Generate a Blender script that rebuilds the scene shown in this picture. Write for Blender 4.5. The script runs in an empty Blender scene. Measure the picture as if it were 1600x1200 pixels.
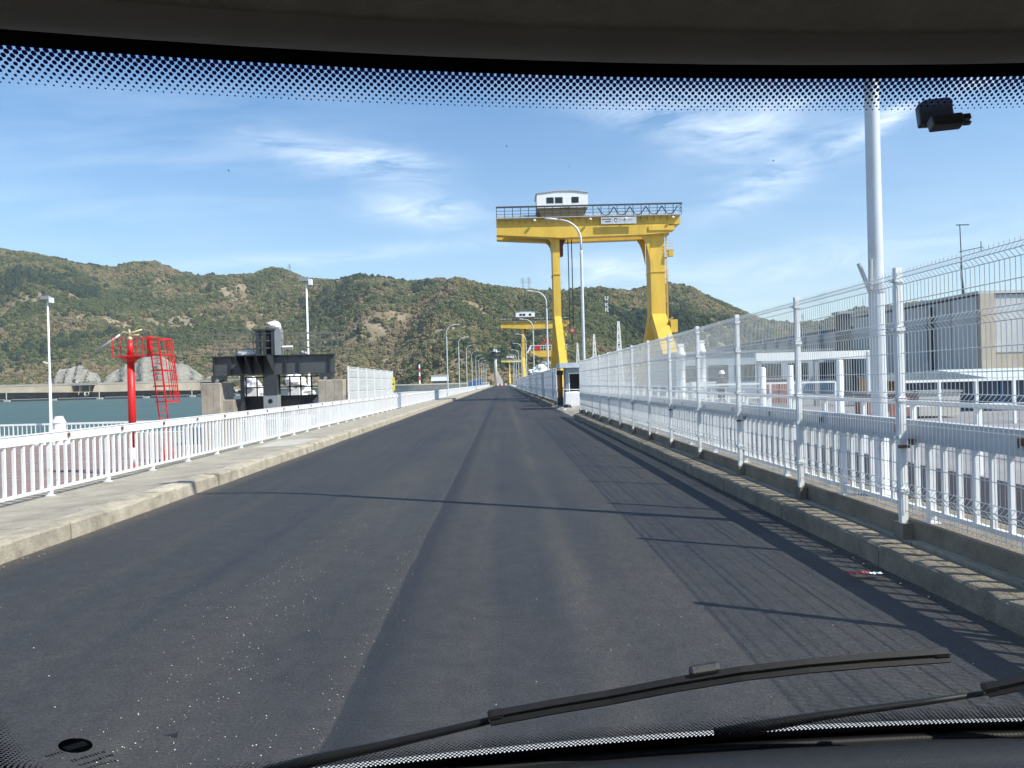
import bpy, math, random
import numpy as np
from mathutils import Vector, Matrix
R = math.radians
random.seed(7); rng = np.random.default_rng(11)
scene = bpy.context.scene
COL = scene.collection

# ------------------------------------------------------------------ camera
EYE = 1.85
cam = bpy.data.cameras.new('camera'); camo = bpy.data.objects.new('camera', cam); COL.objects.link(camo)
cam.sensor_width = 36.0; cam.lens = 27.0; cam.clip_start = 0.02; cam.clip_end = 30000
yaw, pit, rol = math.atan(15/1200), math.atan(-2/1200), R(1.5)
cf = Vector((math.sin(yaw)*math.cos(pit), math.cos(yaw)*math.cos(pit), math.sin(pit)))
cr = Vector((math.cos(yaw), -math.sin(yaw), 0)); cu = cr.cross(cf)
up = cu*math.cos(rol) + cr*math.sin(rol); rt = cr*math.cos(rol) - cu*math.sin(rol)
m = Matrix((rt, up, -cf)).transposed().to_4x4(); m.translation = Vector((0, 0, EYE))
camo.matrix_world = m
scene.camera = camo

# ------------------------------------------------------------------ sky, sun, exposure
SUN_EL = R(46.5); SUN_TO = Vector((math.cos(SUN_EL)*.876, -math.cos(SUN_EL)*.482, math.sin(SUN_EL)))
world = bpy.data.worlds.new('World'); scene.world = world; world.use_nodes = True
wt = world.node_tree; wt.nodes.clear()
def N(t, typ, ins=None, **kw):
    n = t.nodes.new(typ)
    for k, v in kw.items(): setattr(n, k, v)
    for k, v in (ins or {}).items():
        if hasattr(v, 'is_output'): t.links.new(v, n.inputs[k])
        elif hasattr(v, 'outputs'): t.links.new(v.outputs[0], n.inputs[k])
        else: n.inputs[k].default_value = v
    return n
def M(t, op, a, b=None, c=None, clamp=False):
    ins = {0: a}
    if b is not None: ins[1] = b
    if c is not None: ins[2] = c
    return N(t, 'ShaderNodeMath', ins, operation=op, use_clamp=clamp)
sky = N(wt, 'ShaderNodeTexSky', sky_type='NISHITA', sun_disc=False)
sky.sun_elevation = SUN_EL; sky.sun_rotation = math.atan2(SUN_TO.x, SUN_TO.y)
sky.altitude = 100; sky.air_density = 1.0; sky.dust_density = 0.3; sky.ozone_density = 1.5
# thin cirrus: wispy noise over the whole dome, thicker in a few drifting streaks
tc = N(wt, 'ShaderNodeTexCoord'); sep = N(wt, 'ShaderNodeSeparateXYZ', {0: tc.outputs['Generated']})
sx, sy, sz = sep.outputs
az = M(wt, 'ARCTAN2', sx, sy); el = M(wt, 'ARCSINE', sz)
zz = M(wt, 'ADD', M(wt, 'MAXIMUM', sz, 0.0), 0.16)
px = M(wt, 'DIVIDE', sx, zz); py = M(wt, 'DIVIDE', sy, zz)
pl = N(wt, 'ShaderNodeCombineXYZ', {0: px, 1: py, 2: 3.7})
mp = N(wt, 'ShaderNodeMapping', {0: pl, 'Rotation': (0, 0, R(28)), 'Scale': (0.9, 2.6, 1)})
n1 = N(wt, 'ShaderNodeTexNoise', {'Vector': mp, 'Scale': 2.2, 'Detail': 5.0, 'Roughness': .62})
n2 = N(wt, 'ShaderNodeTexNoise', {'Vector': pl, 'Scale': .55, 'Detail': 1.0})
wide = M(wt, 'MULTIPLY', N(wt, 'ShaderNodeMapRange', {0: n2.outputs[0], 1: .46, 2: .74}),
         N(wt, 'ShaderNodeMapRange', {0: n1.outputs[0], 1: .42, 2: .78}))
# streaky detail in angle space for the larger wisps
va = N(wt, 'ShaderNodeCombineXYZ', {0: az, 1: el, 2: .0})
m2 = N(wt, 'ShaderNodeMapping', {0: va, 'Rotation': (0, 0, R(-10)), 'Scale': (5, 22, 1)})
n3 = N(wt, 'ShaderNodeTexNoise', {'Vector': m2, 'Scale': 1.5, 'Detail': 6.0, 'Roughness': .68, 'Distortion': .9})
m3 = N(wt, 'ShaderNodeMapping', {0: va, 'Rotation': (0, 0, R(24)), 'Scale': (5, 20, 1)})
n4 = N(wt, 'ShaderNodeTexNoise', {'Vector': m3, 'Scale': 1.5, 'Detail': 6.0, 'Roughness': .68, 'Distortion': .9})
WISPS = [  # azimuth, elevation, half length, half height, tilt (deg), strength, grain
 (-.235, .288, .080, .018, -9, .62, 0), (-.135, .280, .060, .018, -7, .95, 0), (-.095, .222, .075, .020, -4, .85, 0),
 (.255, .305, .150, .022, -15, .5, 0), (.315, .300, .085, .040, 18, .55, 1), (.365, .245, .100, .022, 24, .65, 1),
 (.470, .285, .030, .009, 22, 1.3, 1), (.60, .325, .05, .010, 20, 1.2, 1), (.150, .140, .075, .018, -3, .85, 0),
 (.38, .135, .24, .022, 6, .5, 1), (-.20, .165, .26, .010, 5, .45, 1), (.20, .345, .17, .025, -8, .35, 0)]
acc = wide
tot = M(wt, 'MULTIPLY', wide, .22)
for (a, e, L, H, tl, st, g) in WISPS:
    da = M(wt, 'SUBTRACT', az, a); de = M(wt, 'SUBTRACT', el, e); c, s = math.cos(R(tl)), math.sin(R(tl))
    ua = M(wt, 'ADD', M(wt, 'MULTIPLY', da, c/L), M(wt, 'MULTIPLY', de, s/L))
    ub = M(wt, 'ADD', M(wt, 'MULTIPLY', da, -s/H), M(wt, 'MULTIPLY', de, c/H))
    d2 = M(wt, 'ADD', M(wt, 'MULTIPLY', ua, ua), M(wt, 'MULTIPLY', ub, ub))
    gz = M(wt, 'EXPONENT', M(wt, 'MULTIPLY', d2, -1.0))
    gr = N(wt, 'ShaderNodeMapRange', {0: (n4 if g else n3).outputs[0], 1: .36, 2: .74})
    tot = M(wt, 'ADD', tot, M(wt, 'MULTIPLY', M(wt, 'MULTIPLY', gz, gr), st*.98))
lowhaze = N(wt, 'ShaderNodeMapRange', {0: el, 1: .0, 2: .34, 3: .42, 4: 0.0})
tot = M(wt, 'ADD', tot, M(wt, 'MULTIPLY', lowhaze, .34))
fac = M(wt, 'MINIMUM', tot, .88)
above = N(wt, 'ShaderNodeMapRange', {0: el, 1: -.02, 2: .03})
skyc = N(wt, 'ShaderNodeHueSaturation', {'Saturation': 1.24, 'Value': 1.0, 'Color': sky})
mixc = N(wt, 'ShaderNodeMix', {'Factor': M(wt, 'MULTIPLY', fac, above), 6: skyc, 7: (8.0, 8.5, 9.0, 1)}, data_type='RGBA')
bg = N(wt, 'ShaderNodeBackground', {0: mixc.outputs[2], 1: 0.128})
world.cycles.sampling_method = 'NONE'
N(wt, 'ShaderNodeOutputWorld', {0: bg})
sun = bpy.data.lights.new('sun', 'SUN'); suno = bpy.data.objects.new('sun', sun); COL.objects.link(suno)
sun.energy = 5.0; sun.angle = R(.53); sun.color = (1, .94, .84)
suno.rotation_euler = SUN_TO.to_track_quat('Z', 'Y').to_euler(); suno.location = (30, -30, 60)
scene.view_settings.view_transform = 'Standard'; scene.view_settings.look = 'None'
scene.view_settings.exposure = 0.60; scene.view_settings.gamma = 1.0; scene.view_settings.use_curve_mapping = False
scene.render.engine = 'CYCLES'
scene.cycles.use_denoising = True
scene.cycles.max_bounces = 4; scene.cycles.transparent_max_bounces = 24
scene.cycles.diffuse_bounces = 2; scene.cycles.glossy_bounces = 2; scene.cycles.transmission_bounces = 2
scene.cycles.use_adaptive_sampling = True; scene.cycles.adaptive_threshold = .02
scene.cycles.sample_clamp_indirect = 4

# ------------------------------------------------------------------ helpers
class MB:
    def __init__(s): s.v = []; s.f = []
    def add(s, vs, fs):
        o = len(s.v); s.v += [tuple(p) for p in vs]; s.f += [tuple(i+o for i in q) for q in fs]; return s
    def box(s, x0, x1, y0, y1, z0, z1):
        return s.add([(x, y, z) for z in (z0, z1) for y in (y0, y1) for x in (x0, x1)],
            [(0,2,3,1), (4,5,7,6), (0,1,5,4), (2,6,7,3), (0,4,6,2), (1,3,7,5)])
    def bar(s, p, q, w, h=None, up=(0,0,1), w2=None, h2=None):
        p, q = Vector(p), Vector(q); h = w if h is None else h; d = (q-p).normalized(); u = Vector(up)
        if abs(d.dot(u)) > .99: u = Vector((0,1,0))
        a = d.cross(u).normalized(); b = a.cross(d)
        w2 = w if w2 is None else w2; h2 = h if h2 is None else h2
        vs = [c + a*i*ww/2 + b*j*hh/2 for c, ww, hh in ((p, w, h), (q, w2, h2)) for i, j in ((-1,-1),(1,-1),(1,1),(-1,1))]
        return s.add(vs, [(3,2,1,0), (4,5,6,7), (0,1,5,4), (1,2,6,5), (2,3,7,6), (3,0,4,7)])
    def tube(s, pts, r, n=8, caps=True):
        pts = [Vector(p) for p in pts]; k = len(pts); rs = r if isinstance(r, (list, tuple)) else [r]*k
        o = len(s.v); pa = None
        for i, p in enumerate(pts):
            d = (pts[min(i+1, k-1)] - pts[max(i-1, 0)]).normalized()
            if pa is None: pa = d.orthogonal().normalized()
            a = (pa - d*pa.dot(d)).normalized(); pa = a; b = d.cross(a)
            for j in range(n):
                t = 2*math.pi*(j+.5)/n; s.v.append(tuple(p + (a*math.cos(t)+b*math.sin(t))*rs[i]))
        for i in range(k-1):
            for j in range(n):
                j2 = (j+1) % n; s.f.append((o+i*n+j, o+i*n+j2, o+(i+1)*n+j2, o+(i+1)*n+j))
        if caps: s.f.append(tuple(o+j for j in reversed(range(n)))); s.f.append(tuple(o+(k-1)*n+j for j in range(n)))
        return s
    def lathe(s, prof, c=(0,0,0), n=16):
        return s.tube([(c[0], c[1], c[2]+z) for r, z in prof], [max(r, 1e-4) for r, z in prof], n)
    def prism(s, poly, axis, a, b):
        def P(u, v, w): return {'x': (w, u, v), 'y': (u, w, v), 'z': (u, v, w)}[axis]
        k = len(poly); vs = [P(u, v, a) for u, v in poly] + [P(u, v, b) for u, v in poly]
        return s.add(vs, [tuple(range(k-1, -1, -1)), tuple(range(k, 2*k))] + [(i, (i+1) % k, k+(i+1) % k, k+i) for i in range(k)])
    def grid(s, fn, nu, nv):
        o = len(s.v)
        for j in range(nv+1):
            for i in range(nu+1): s.v.append(tuple(fn(i/nu, j/nv)))
        for j in range(nv):
            for i in range(nu):
                a = o+j*(nu+1)+i; s.f.append((a, a+1, a+nu+2, a+nu+1))
        return s
    def mesh(s, name, mat, smooth=False):
        me = bpy.data.meshes.new(name); me.from_pydata(s.v, [], s.f)
        if mat: me.materials.append(mat)
        if smooth: me.polygons.foreach_set('use_smooth', [True]*len(me.polygons))
        import bmesh
        if len(s.f) < 60000:
            bm = bmesh.new(); bm.from_mesh(me); bmesh.ops.recalc_face_normals(bm, faces=bm.faces); bm.to_mesh(me); bm.free()
        me.update(); return me
    def build(s, name, mat, parent=None, smooth=False, loc=None):
        return obj(name, s.mesh(name, mat, smooth), parent, loc)
def obj(name, me, parent=None, loc=None, rz=0, scale=None):
    o = bpy.data.objects.new(name, me); COL.objects.link(o)
    if parent: o.parent = parent
    if loc: o.location = loc
    if rz: o.rotation_euler = (0, 0, rz)
    if scale: o.scale = scale
    return o
def tag(o, label=None, cat=None, group=None, kind=None):
    if label: o['label'] = label
    if cat: o['category'] = cat
    if group: o['group'] = group
    if kind: o['kind'] = kind
    return o
def thing(name, label, cat, loc=(0,0,0), group=None, rz=0):
    o = obj(name, None, None, loc, rz); return tag(o, label, cat, group)
def struct(name, mb, mat, smooth=False): return tag(mb.build(name, mat, None, smooth), kind='structure')
def copy_tree(o, loc, label=None, parent=None):
    c = o.copy(); COL.objects.link(c)
    if parent: c.parent = parent
    else:
        c.location = loc
        if label: c['label'] = label
    for ch in list(o.children): copy_tree(ch, None, None, c)
    return c
def soft(o, w=.01, seg=1):
    b = o.modifiers.new('bevel', 'BEVEL'); b.width = w; b.segments = seg; b.limit_method = 'ANGLE'; return o

# ------------------------------------------------------------------ materials
def pmat(name, col, rough=.6, metal=0.0, var=.18, scale=3.0, bump=0.0, bscale=30.0, dirt=None, dirt_amt=.0, dscale=1.2, spec=.5, stretch=(1,1,1), coat=0, speck=0):
    ma = bpy.data.materials.new(name); ma.use_nodes = True; t = ma.node_tree; b = t.nodes['Principled BSDF']
    g = N(t, 'ShaderNodeNewGeometry'); mpn = N(t, 'ShaderNodeMapping', {0: g.outputs['Position'], 'Scale': stretch})
    n = N(t, 'ShaderNodeTexNoise', {'Vector': mpn, 'Scale': scale, 'Detail': 6.0, 'Roughness': .6})
    lo = tuple(c*(1-var) for c in col) + (1,); hi = tuple(min(1, c*(1+var)) for c in col) + (1,)
    mx = N(t, 'ShaderNodeMix', {'Factor': N(t, 'ShaderNodeMapRange', {0: n.outputs[0], 1: .3, 2: .7}), 6: lo, 7: hi}, data_type='RGBA')
    out = mx.outputs[2]
    if dirt:
        d = N(t, 'ShaderNodeTexNoise', {'Vector': mpn, 'Scale': dscale, 'Detail': 8.0, 'Roughness': .7, 'Distortion': .4})
        k = N(t, 'ShaderNodeMapRange', {0: d.outputs[0], 1: .62-.25*dirt_amt, 2: .72, 3: 0, 4: min(1, .35+dirt_amt)})
        out = N(t, 'ShaderNodeMix', {'Factor': k, 6: out, 7: tuple(dirt)+(1,)}, data_type='RGBA').outputs[2]
    if speck:
        n3_ = N(t, 'ShaderNodeTexNoise', {'Vector': g.outputs['Position'], 'Scale': 85.0, 'Detail': 3.0, 'Roughness': .75})
        ml = N(t, 'ShaderNodeMapRange', {0: n3_.outputs[0], 1: .3, 2: .7, 3: 1-speck, 4: 1+speck})
        cr_ = N(t, 'ShaderNodeTexNoise', {'Vector': mpn, 'Scale': 1.1, 'Detail': 9.0, 'Roughness': .8, 'Distortion': 1.2})
        ck = N(t, 'ShaderNodeMapRange', {0: M(t, 'ABSOLUTE', M(t, 'SUBTRACT', cr_.outputs[0], .5)), 1: .0, 2: .012, 3: 1-.6*speck, 4: 1.0})
        out = N(t, 'ShaderNodeMix', {'Factor': 1.0, 6: out, 7: M(t, 'MULTIPLY', ml, ck)}, data_type='RGBA', blend_type='MULTIPLY').outputs[2]
    t.links.new(out, b.inputs['Base Color'])
    b.inputs['Roughness'].default_value = rough; b.inputs['Metallic'].default_value = metal
    b.inputs['Specular IOR Level'].default_value = spec; b.inputs['Coat Weight'].default_value = coat
    if bump:
        n2 = N(t, 'ShaderNodeTexNoise', {'Vector': g.outputs['Position'], 'Scale': bscale, 'Detail': 6.0, 'Roughness': .65})
        bp = N(t, 'ShaderNodeBump', {'Height': n2.outputs[0], 'Strength': min(1, bump), 'Distance': .02}); t.links.new(bp.outputs[0], b.inputs['Normal'])
    return ma
MW = pmat('white_paint', (.80, .80, .79), .45, 0, .05, 2, dirt=(.50,.42,.33), dirt_amt=.12, dscale=3)
MWR = pmat('white_paint_road_rail', (.78, .78, .78), .45, 0, .06, 2, dirt=(.40,.27,.17), dirt_amt=.16, dscale=4.5)
MWM = pmat('white_wire_coating', (.74, .74, .72), .4, .0, .06, 6)
MRUST = pmat('rust', (.19, .085, .05), .85, 0, .35, 12)
MGALV = pmat('galvanised_steel', (.52, .54, .56), .42, .35, .12, 4)
MLAMP = pmat('lamp_pole_grey', (.62, .64, .67), .4, .1, .08, 1.5, dirt=(.45,.45,.45), dirt_amt=.1)
MYEL = pmat('crane_yellow', (.68, .435, .06), .45, 0, .14, .7, dirt=(.36,.20,.05), dirt_amt=.16, dscale=1.1, stretch=(1,1,.22))
MYEL2 = pmat('pale_crane_yellow', (.75, .62, .16), .5, 0, .08, .7)
MRED = pmat('red_paint', (.62, .018, .018), .42, 0, .12, 2, dirt=(.35,.03,.03), dirt_amt=.1)
MDRED = pmat('dark_red_paint', (.10, .012, .015), .5, 0, .2, 2)
MBLACK = pmat('black_steel', (.012, .012, .013), .5, 0, .3, 3)
MDGREY = pmat('dark_grey_paint', (.040, .045, .052), .42, 0, .15, 1.5, dirt=(.10,.09,.08), dirt_amt=.1)
MMGREY = pmat('mid_grey_paint', (.26, .28, .29), .5, 0, .10, 1.5)
MBLUEG = pmat('blue_grey_paint', (.34, .39, .44), .45, 0, .08, 1.2)
MCONC = pmat('weathered_concrete', (.36, .32, .26), .9, 0, .25, 1.6, .5, 40, dirt=(.16,.14,.11), dirt_amt=.25, dscale=.9, speck=.25)
MCONCL = pmat('pale_concrete', (.46, .44, .40), .9, 0, .16, .9, .35, 30, dirt=(.28,.26,.23), dirt_amt=.2, dscale=.6)
MKERB = pmat('kerb_concrete', (.40, .35, .27), .92, 0, .30, 3.2, .9, 55, dirt=(.17,.14,.10), dirt_amt=.25, dscale=2.2, speck=.35)
MWALK = pmat('walkway_concrete', (.37, .33, .265), .92, 0, .22, 1.8, .8, 90, dirt=(.22,.19,.15), dirt_amt=.3, dscale=1.4, speck=.45)
MPATCH = pmat('light_walkway_slab', (.47, .44, .38), .92, 0, .12, 1.8, .6, 90)
MPLAT = pmat('reddish_platform', (.235, .165, .150), .9, 0, .22, .8, .3, 30, dirt=(.30,.24,.22), dirt_amt=.2, dscale=.35)
MGLASSD = pmat('dark_window', (.02, .024, .03), .12, 0, .1, 1)
MPIPE = pmat('copper_brown_pipe', (.33, .145, .07), .5, 0, .15, 3)
MBLUE = pmat('blue_paint', (.05, .12, .27), .5, 0, .15, 1)
MDBLUE = pmat('dark_blue_shed', (.045, .065, .105), .5, 0, .15, 1)
MSIGNY = pmat('sign_yellow', (.75, .60, .05), .5, 0, .08, 2)
MTARP = pmat('white_tarpaulin', (.78, .77, .76), .6, 0, .08, 2, .5, 4)
MORNG = pmat('orange_cabinet', (.55, .28, .03), .55, 0, .12, 2)
MBRICK = pmat('red_brown_panel', (.30, .13, .10), .8, 0, .2, 2)

def glass_mat(name, tint=(.93, .97, .98), k=1.0):
    ma = bpy.data.materials.new(name); ma.use_nodes = True; t = ma.node_tree; t.nodes.clear()
    lw = N(t, 'ShaderNodeLayerWeight', {'Blend': .5}); fr = M(t, 'ADD', M(t, 'MULTIPLY', M(t, 'POWER', lw.outputs['Facing'], 5.0), .6), .035)
    tr = N(t, 'ShaderNodeBsdfTransparent', {0: tint+(1,)}); gl = N(t, 'ShaderNodeBsdfGlossy', {0: (1,1,1,1), 'Roughness': .02})
    mx = N(t, 'ShaderNodeMixShader', {0: M(t, 'MULTIPLY', fr, k), 1: tr, 2: gl}); N(t, 'ShaderNodeOutputMaterial', {0: mx}); return ma

# ------------------------------------------------------------------ terrain and water
def vnoise(x, y, seed=0):
    xi = np.floor(x).astype(np.int64); yi = np.floor(y).astype(np.int64); fx = x-xi; fy = y-yi
    fx = fx*fx*(3-2*fx); fy = fy*fy*(3-2*fy)
    def h(a, b):
        n = (a*374761393 + b*668265263 + seed*974711) & 0x7fffffff
        n = ((n ^ (n >> 13))*1274126177) & 0x7fffffff
        return ((n ^ (n >> 16)) & 0xffff)/65535.0
    return (h(xi, yi)*(1-fx)+h(xi+1, yi)*fx)*(1-fy) + (h(xi, yi+1)*(1-fx)+h(xi+1, yi+1)*fx)*fy
def fbm(x, y, o=4, seed=0):
    r = 0; a = .5
    for k in range(o): r = r + a*vnoise(x*2**k, y*2**k, seed+k*17); a *= .5
    return r
# skyline as bearing tangent (x/y) against elevation tangent, read as a surveyor would
SK = np.array([(-1.6,.19),(-1.1,.17),(-.80,.185),(-.654,.1908),(-.604,.1812),(-.546,.165),(-.496,.1595),(-.475,.1661),(-.446,.1662),(-.4125,.1511),
 (-.3875,.1456),(-.32,.1475),(-.296,.1548),(-.279,.1525),(-.254,.1405),(-.2125,.1355),(-.179,.1408),(-.12,.1323),(-.0875,.1365),(-.054,.1358),
 (-.02,.1252),(.029,.1184),(.0875,.1146),(.129,.1177),(.167,.1125),(.1875,.1171),(.22,.1204),(.25,.1154),(.279,.1013),(.3125,.0845),(.345,.0703),
 (.379,.0653),(.42,.0683),(.4625,.0823),(.5125,.0868),(.554,.0923),(.575,.090),(.68,.082),(.8,.09),(1.2,.10),(1.6,.11)])
R0 = np.array([(-1.6,1100),(-.6,1120),(-.38,1120),(-.2,980),(-.1,800),(-.02,700),(.06,690),(.2,800),(.35,1000),(.45,1500),(.8,1500),(1.6,1500)])
DEP = np.array([(-1.6,900),(-.3,850),(-.1,700),(.05,640),(.2,700),(.34,800),(.45,1100),(1.6,1100)])
WATER_Z = -6.0
def terrain(tb, s):
    r0 = np.interp(tb, R0[:,0], R0[:,1]); D = np.interp(tb, DEP[:,0], DEP[:,1]); y = r0 + s*D; x = tb*y
    top = EYE + np.interp(tb, SK[:,0], SK[:,1])*(r0+D) - 5.0
    p = np.where(s <= 1, .04 + .62*np.clip(s,0,1) + .34*np.sin(np.clip(s,0,1)*math.pi/2)**2, 1 - .9*(s-1))
    n = (fbm(x/260, y/260, 4, 3) - .47)*1.6; rdg = 1-np.abs(2*fbm(x/330+9, y/420, 3, 8)-.94)*2
    sp = np.clip(s, 0, 1)*(1-np.clip(s, 0, 1))*4
    # spurs running down to the water, knolls at the crest
    spur = np.sin(tb*36 + 2.4*fbm(x/500, y/500, 2, 5)*3)*.5
    z = WATER_Z + (top-WATER_Z)*p + sp*(n*70 + rdg*26 + spur*30) + np.where(s<=0, -3, 0)
    z = np.minimum(z, EYE + (np.interp(tb, SK[:,0], SK[:,1])*1.0)*y - 4)
    z = np.where(s < .03, np.minimum(z, 12), z)
    return x, y, z
def bare(x, y, s, tb):
    b = fbm(x/75, y/50, 4, 21)*.92 + .55*(fbm(x/21, y/21, 3, 40)-.47)
    low = np.exp(-((tb+.10)/.16)**2)*np.clip(1.05-s, 0, 1)*.13 + np.clip(.2-s, 0, .2)*.10
    slip = np.exp(-((tb+.345+.05*(s-.8))/.011)**2)*np.exp(-((s-.72)/.17)**2)*.42
    return b + low + slip
mb = MB(); TB = np.concatenate([np.linspace(-1.6, -.8, 40)[:-1], np.linspace(-.8, .8, 420), np.linspace(.8, 1.6, 40)[1:]]); SS = np.concatenate([np.linspace(-.06, 1.0, 110), np.linspace(1.03, 1.7, 14)])
tg, sg = np.meshgrid(TB, SS); X, Y, Z = terrain(tg, sg); nu, nv = len(TB), len(SS)
me = bpy.data.meshes.new('hills'); ii = (np.arange(nv-1)[:,None]*nu + np.arange(nu-1)[None,:]).ravel()
me.from_pydata(np.stack([X.ravel(), Y.ravel(), Z.ravel()], 1).tolist(), [], np.stack([ii, ii+1, ii+nu+1, ii+nu], 1).tolist())
me.polygons.foreach_set('use_smooth', [True]*len(me.polygons))
ma = bpy.data.materials.new('hill_soil_and_scrub'); ma.use_nodes = True; t = ma.node_tree; b = t.nodes['Principled BSDF']; b.inputs['Roughness'].default_value = 1; b.inputs['Specular IOR Level'].default_value = 0
g = N(t, 'ShaderNodeNewGeometry'); na = N(t, 'ShaderNodeTexNoise', {'Vector': g.outputs['Position'], 'Scale': .02, 'Detail': 8.0, 'Roughness': .7})
nb = N(t, 'ShaderNodeTexNoise', {'Vector': g.outputs['Position'], 'Scale': .12, 'Detail': 5.0, 'Roughness': .7})
c1 = N(t, 'ShaderNodeMix', {'Factor': N(t, 'ShaderNodeMapRange', {0: na.outputs[0], 1: .40, 2: .62}), 6: (.17,.145,.085,1), 7: (.34,.275,.195,1)}, data_type='RGBA')
c2 = N(t, 'ShaderNodeMix', {'Factor': N(t, 'ShaderNodeMapRange', {0: nb.outputs[0], 1: .45, 2: .7}), 6: c1.outputs[2], 7: (.19,.15,.09,1)}, data_type='RGBA')
t.links.new(c2.outputs[2], b.inputs['Base Color']); me.materials.append(ma)
hills = tag(obj('hills', me), kind='structure')

# woodland: points carrying size and tone, each one a leafy clump
cnt = 170000
tb = rng.uniform(-.80, .86, cnt); s = rng.uniform(0, 1, cnt)**.85*1.06
x, y, z = terrain(tb, s); bv = bare(x, y, s, tb) + rng.normal(0, .035, cnt)
dens = np.interp(tb, [-.8,-.3,.0,.25,.4,.86], [1,1,.8,.8,.6,.6])
keep = ((bv < .545) | (rng.uniform(0, 1, cnt) < .16)) & (s > .012) & (rng.uniform(0, 1, cnt) < dens)
x, y, z, bv, s, tb = [a[keep] for a in (x, y, z, bv, s, tb)]
conif = fbm(x/120, y/90, 3, 77)*.86 - .16*np.exp(-((tb+.08)/.10)**2)*np.clip(.6-s, 0, .6) + .24*np.exp(-((tb-.215)/.055)**2) + rng.normal(0, .07, len(x))
iscon = (conif > .60)
tone = np.clip((fbm(x/110, y/80, 3, 55)-.47)*1.9+.42 + .8*(bv-.47) + rng.normal(0, .28, len(x)), 0, 1)
tone = np.where(iscon, -.5 + .3*rng.uniform(0, 1, len(x)), tone)
size = (1.7+4.7*rng.random(len(x))**1.7)*np.where(bv > .55, .6, 1.0)*np.interp(y, [700, 2200], [.85, 1.35])
sxx = rng.uniform(-770, -290, 420); syy = rng.uniform(1098, 1113, 420); szz = np.clip((syy-1108)*1.4, 0, 6)-4.5
nb2 = 900; bxx = rng.uniform(-68, 188, nb2); bvv = rng.uniform(.12, 1, nb2); byy = 562+150*bvv
bkeep = (np.abs(bxx+1) > 7) | (bvv > .35); bxx, bvv, byy = bxx[bkeep], bvv[bkeep], byy[bkeep]; buu = (bxx+70)/260
bzz = -1.5 + np.where(bvv < .2, 1.6, 0) + 14*bvv*bvv + 2.2*np.sin(buu*31+bvv*5)*bvv; nb2 = len(bxx)
bxx = np.concatenate([bxx, sxx]); byy = np.concatenate([byy, syy]); bzz = np.concatenate([bzz, szz]); nb2 = len(bxx)
x = np.concatenate([x, bxx]); y = np.concatenate([y, byy]); z = np.concatenate([z, bzz]); size = np.concatenate([size, rng.uniform(.8, 2.8, nb2)]); tone = np.concatenate([tone, rng.uniform(0, 1, nb2)]); iscon = np.concatenate([iscon, np.zeros(nb2, bool)])
me = bpy.data.meshes.new('woodland'); me.from_pydata(np.stack([x, y, z+size*.35], 1).tolist(), [], [])
for nm, arr in (('tone', tone), ('size', size), ('tall', np.where(iscon, 1.75, rng.uniform(.8, 1.2, len(x))))):
    at_ = me.attributes.new(nm, 'FLOAT', 'POINT'); at_.data.foreach_set('value', arr.astype(np.float32))
mt = bpy.data.materials.new('woodland_leaves'); mt.use_nodes = True; t = mt.node_tree; b = t.nodes['Principled BSDF']; b.inputs['Roughness'].default_value = .9; b.inputs['Specular IOR Level'].default_value = .1
att = N(t, 'ShaderNodeAttribute', attribute_name='tone', attribute_type='INSTANCER')
mr = N(t, 'ShaderNodeMapRange', {0: att.outputs['Fac'], 1: -.5, 2: 1.0})
rp = N(t, 'ShaderNodeValToRGB', {0: mr})
els = rp.color_ramp.elements; els[0].position = 0; els[0].color = (.020,.034,.022,1); els[1].position = 1; els[1].color = (.19,.140,.090,1)
for p, c in ((.18, (.030,.045,.022,1)), (.36, (.060,.072,.028,1)), (.55, (.092,.094,.042,1)), (.75, (.140,.125,.060,1)), (.90, (.165,.122,.070,1))):
    e = els.new(p); e.color = c
gp = N(t, 'ShaderNodeNewGeometry'); nn = N(t, 'ShaderNodeTexNoise', {'Vector': gp.outputs['Position'], 'Scale': .55, 'Detail': 4.0, 'Roughness': .8})
mulv = N(t, 'ShaderNodeMapRange', {0: nn.outputs[0], 1: .3, 2: .7, 3: .52, 4: 1.72})
vm = N(t, 'ShaderNodeMix', {'Factor': 1.0, 6: rp.outputs[0], 7: mulv}, data_type='RGBA', blend_type='MULTIPLY')
t.links.new(vm.outputs[2], b.inputs['Base Color'])
ng = bpy.data.node_groups.new('woodland_clumps', 'GeometryNodeTree')
ng.interface.new_socket('Geometry', in_out='INPUT', socket_type='NodeSocketGeometry'); ng.interface.new_socket('Geometry', in_out='OUTPUT', socket_type='NodeSocketGeometry')
gi = ng.nodes.new('NodeGroupInput'); go = ng.nodes.new('NodeGroupOutput')
def G(typ, ins=None, **kw): return N(ng, typ, ins, **kw)
joins = G('GeometryNodeJoinGeometry')
for k in range(3):
    ico = G('GeometryNodeMeshIcoSphere', {'Radius': 1.0, 'Subdivisions': 3})
    pos = G('GeometryNodeInputPosition'); off = G('ShaderNodeVectorMath', {0: pos, 1: (k*7.3, k*3.1, 1.0)}, operation='ADD')
    nz = G('ShaderNodeTexNoise', {'Vector': off, 'Scale': 1.9, 'Detail': 3.0, 'Roughness': .7})
    amt = G('ShaderNodeMapRange', {0: nz.outputs[0], 1: .3, 2: .7, 3: .45, 4: 1.35})
    sc = G('ShaderNodeVectorMath', {0: pos, 'Scale': amt}, operation='SCALE')
    stp = G('GeometryNodeSetPosition', {'Geometry': ico.outputs['Mesh'], 'Position': sc})
    sm = G('GeometryNodeSetMaterial', {'Geometry': stp, 'Material': mt})
    gti = G('GeometryNodeGeometryToInstance', {0: sm}); ng.links.new(gti.outputs[0], joins.inputs[0])
def NA(nm): return G('GeometryNodeInputNamedAttribute', {'Name': nm}, data_type='FLOAT')
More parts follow.
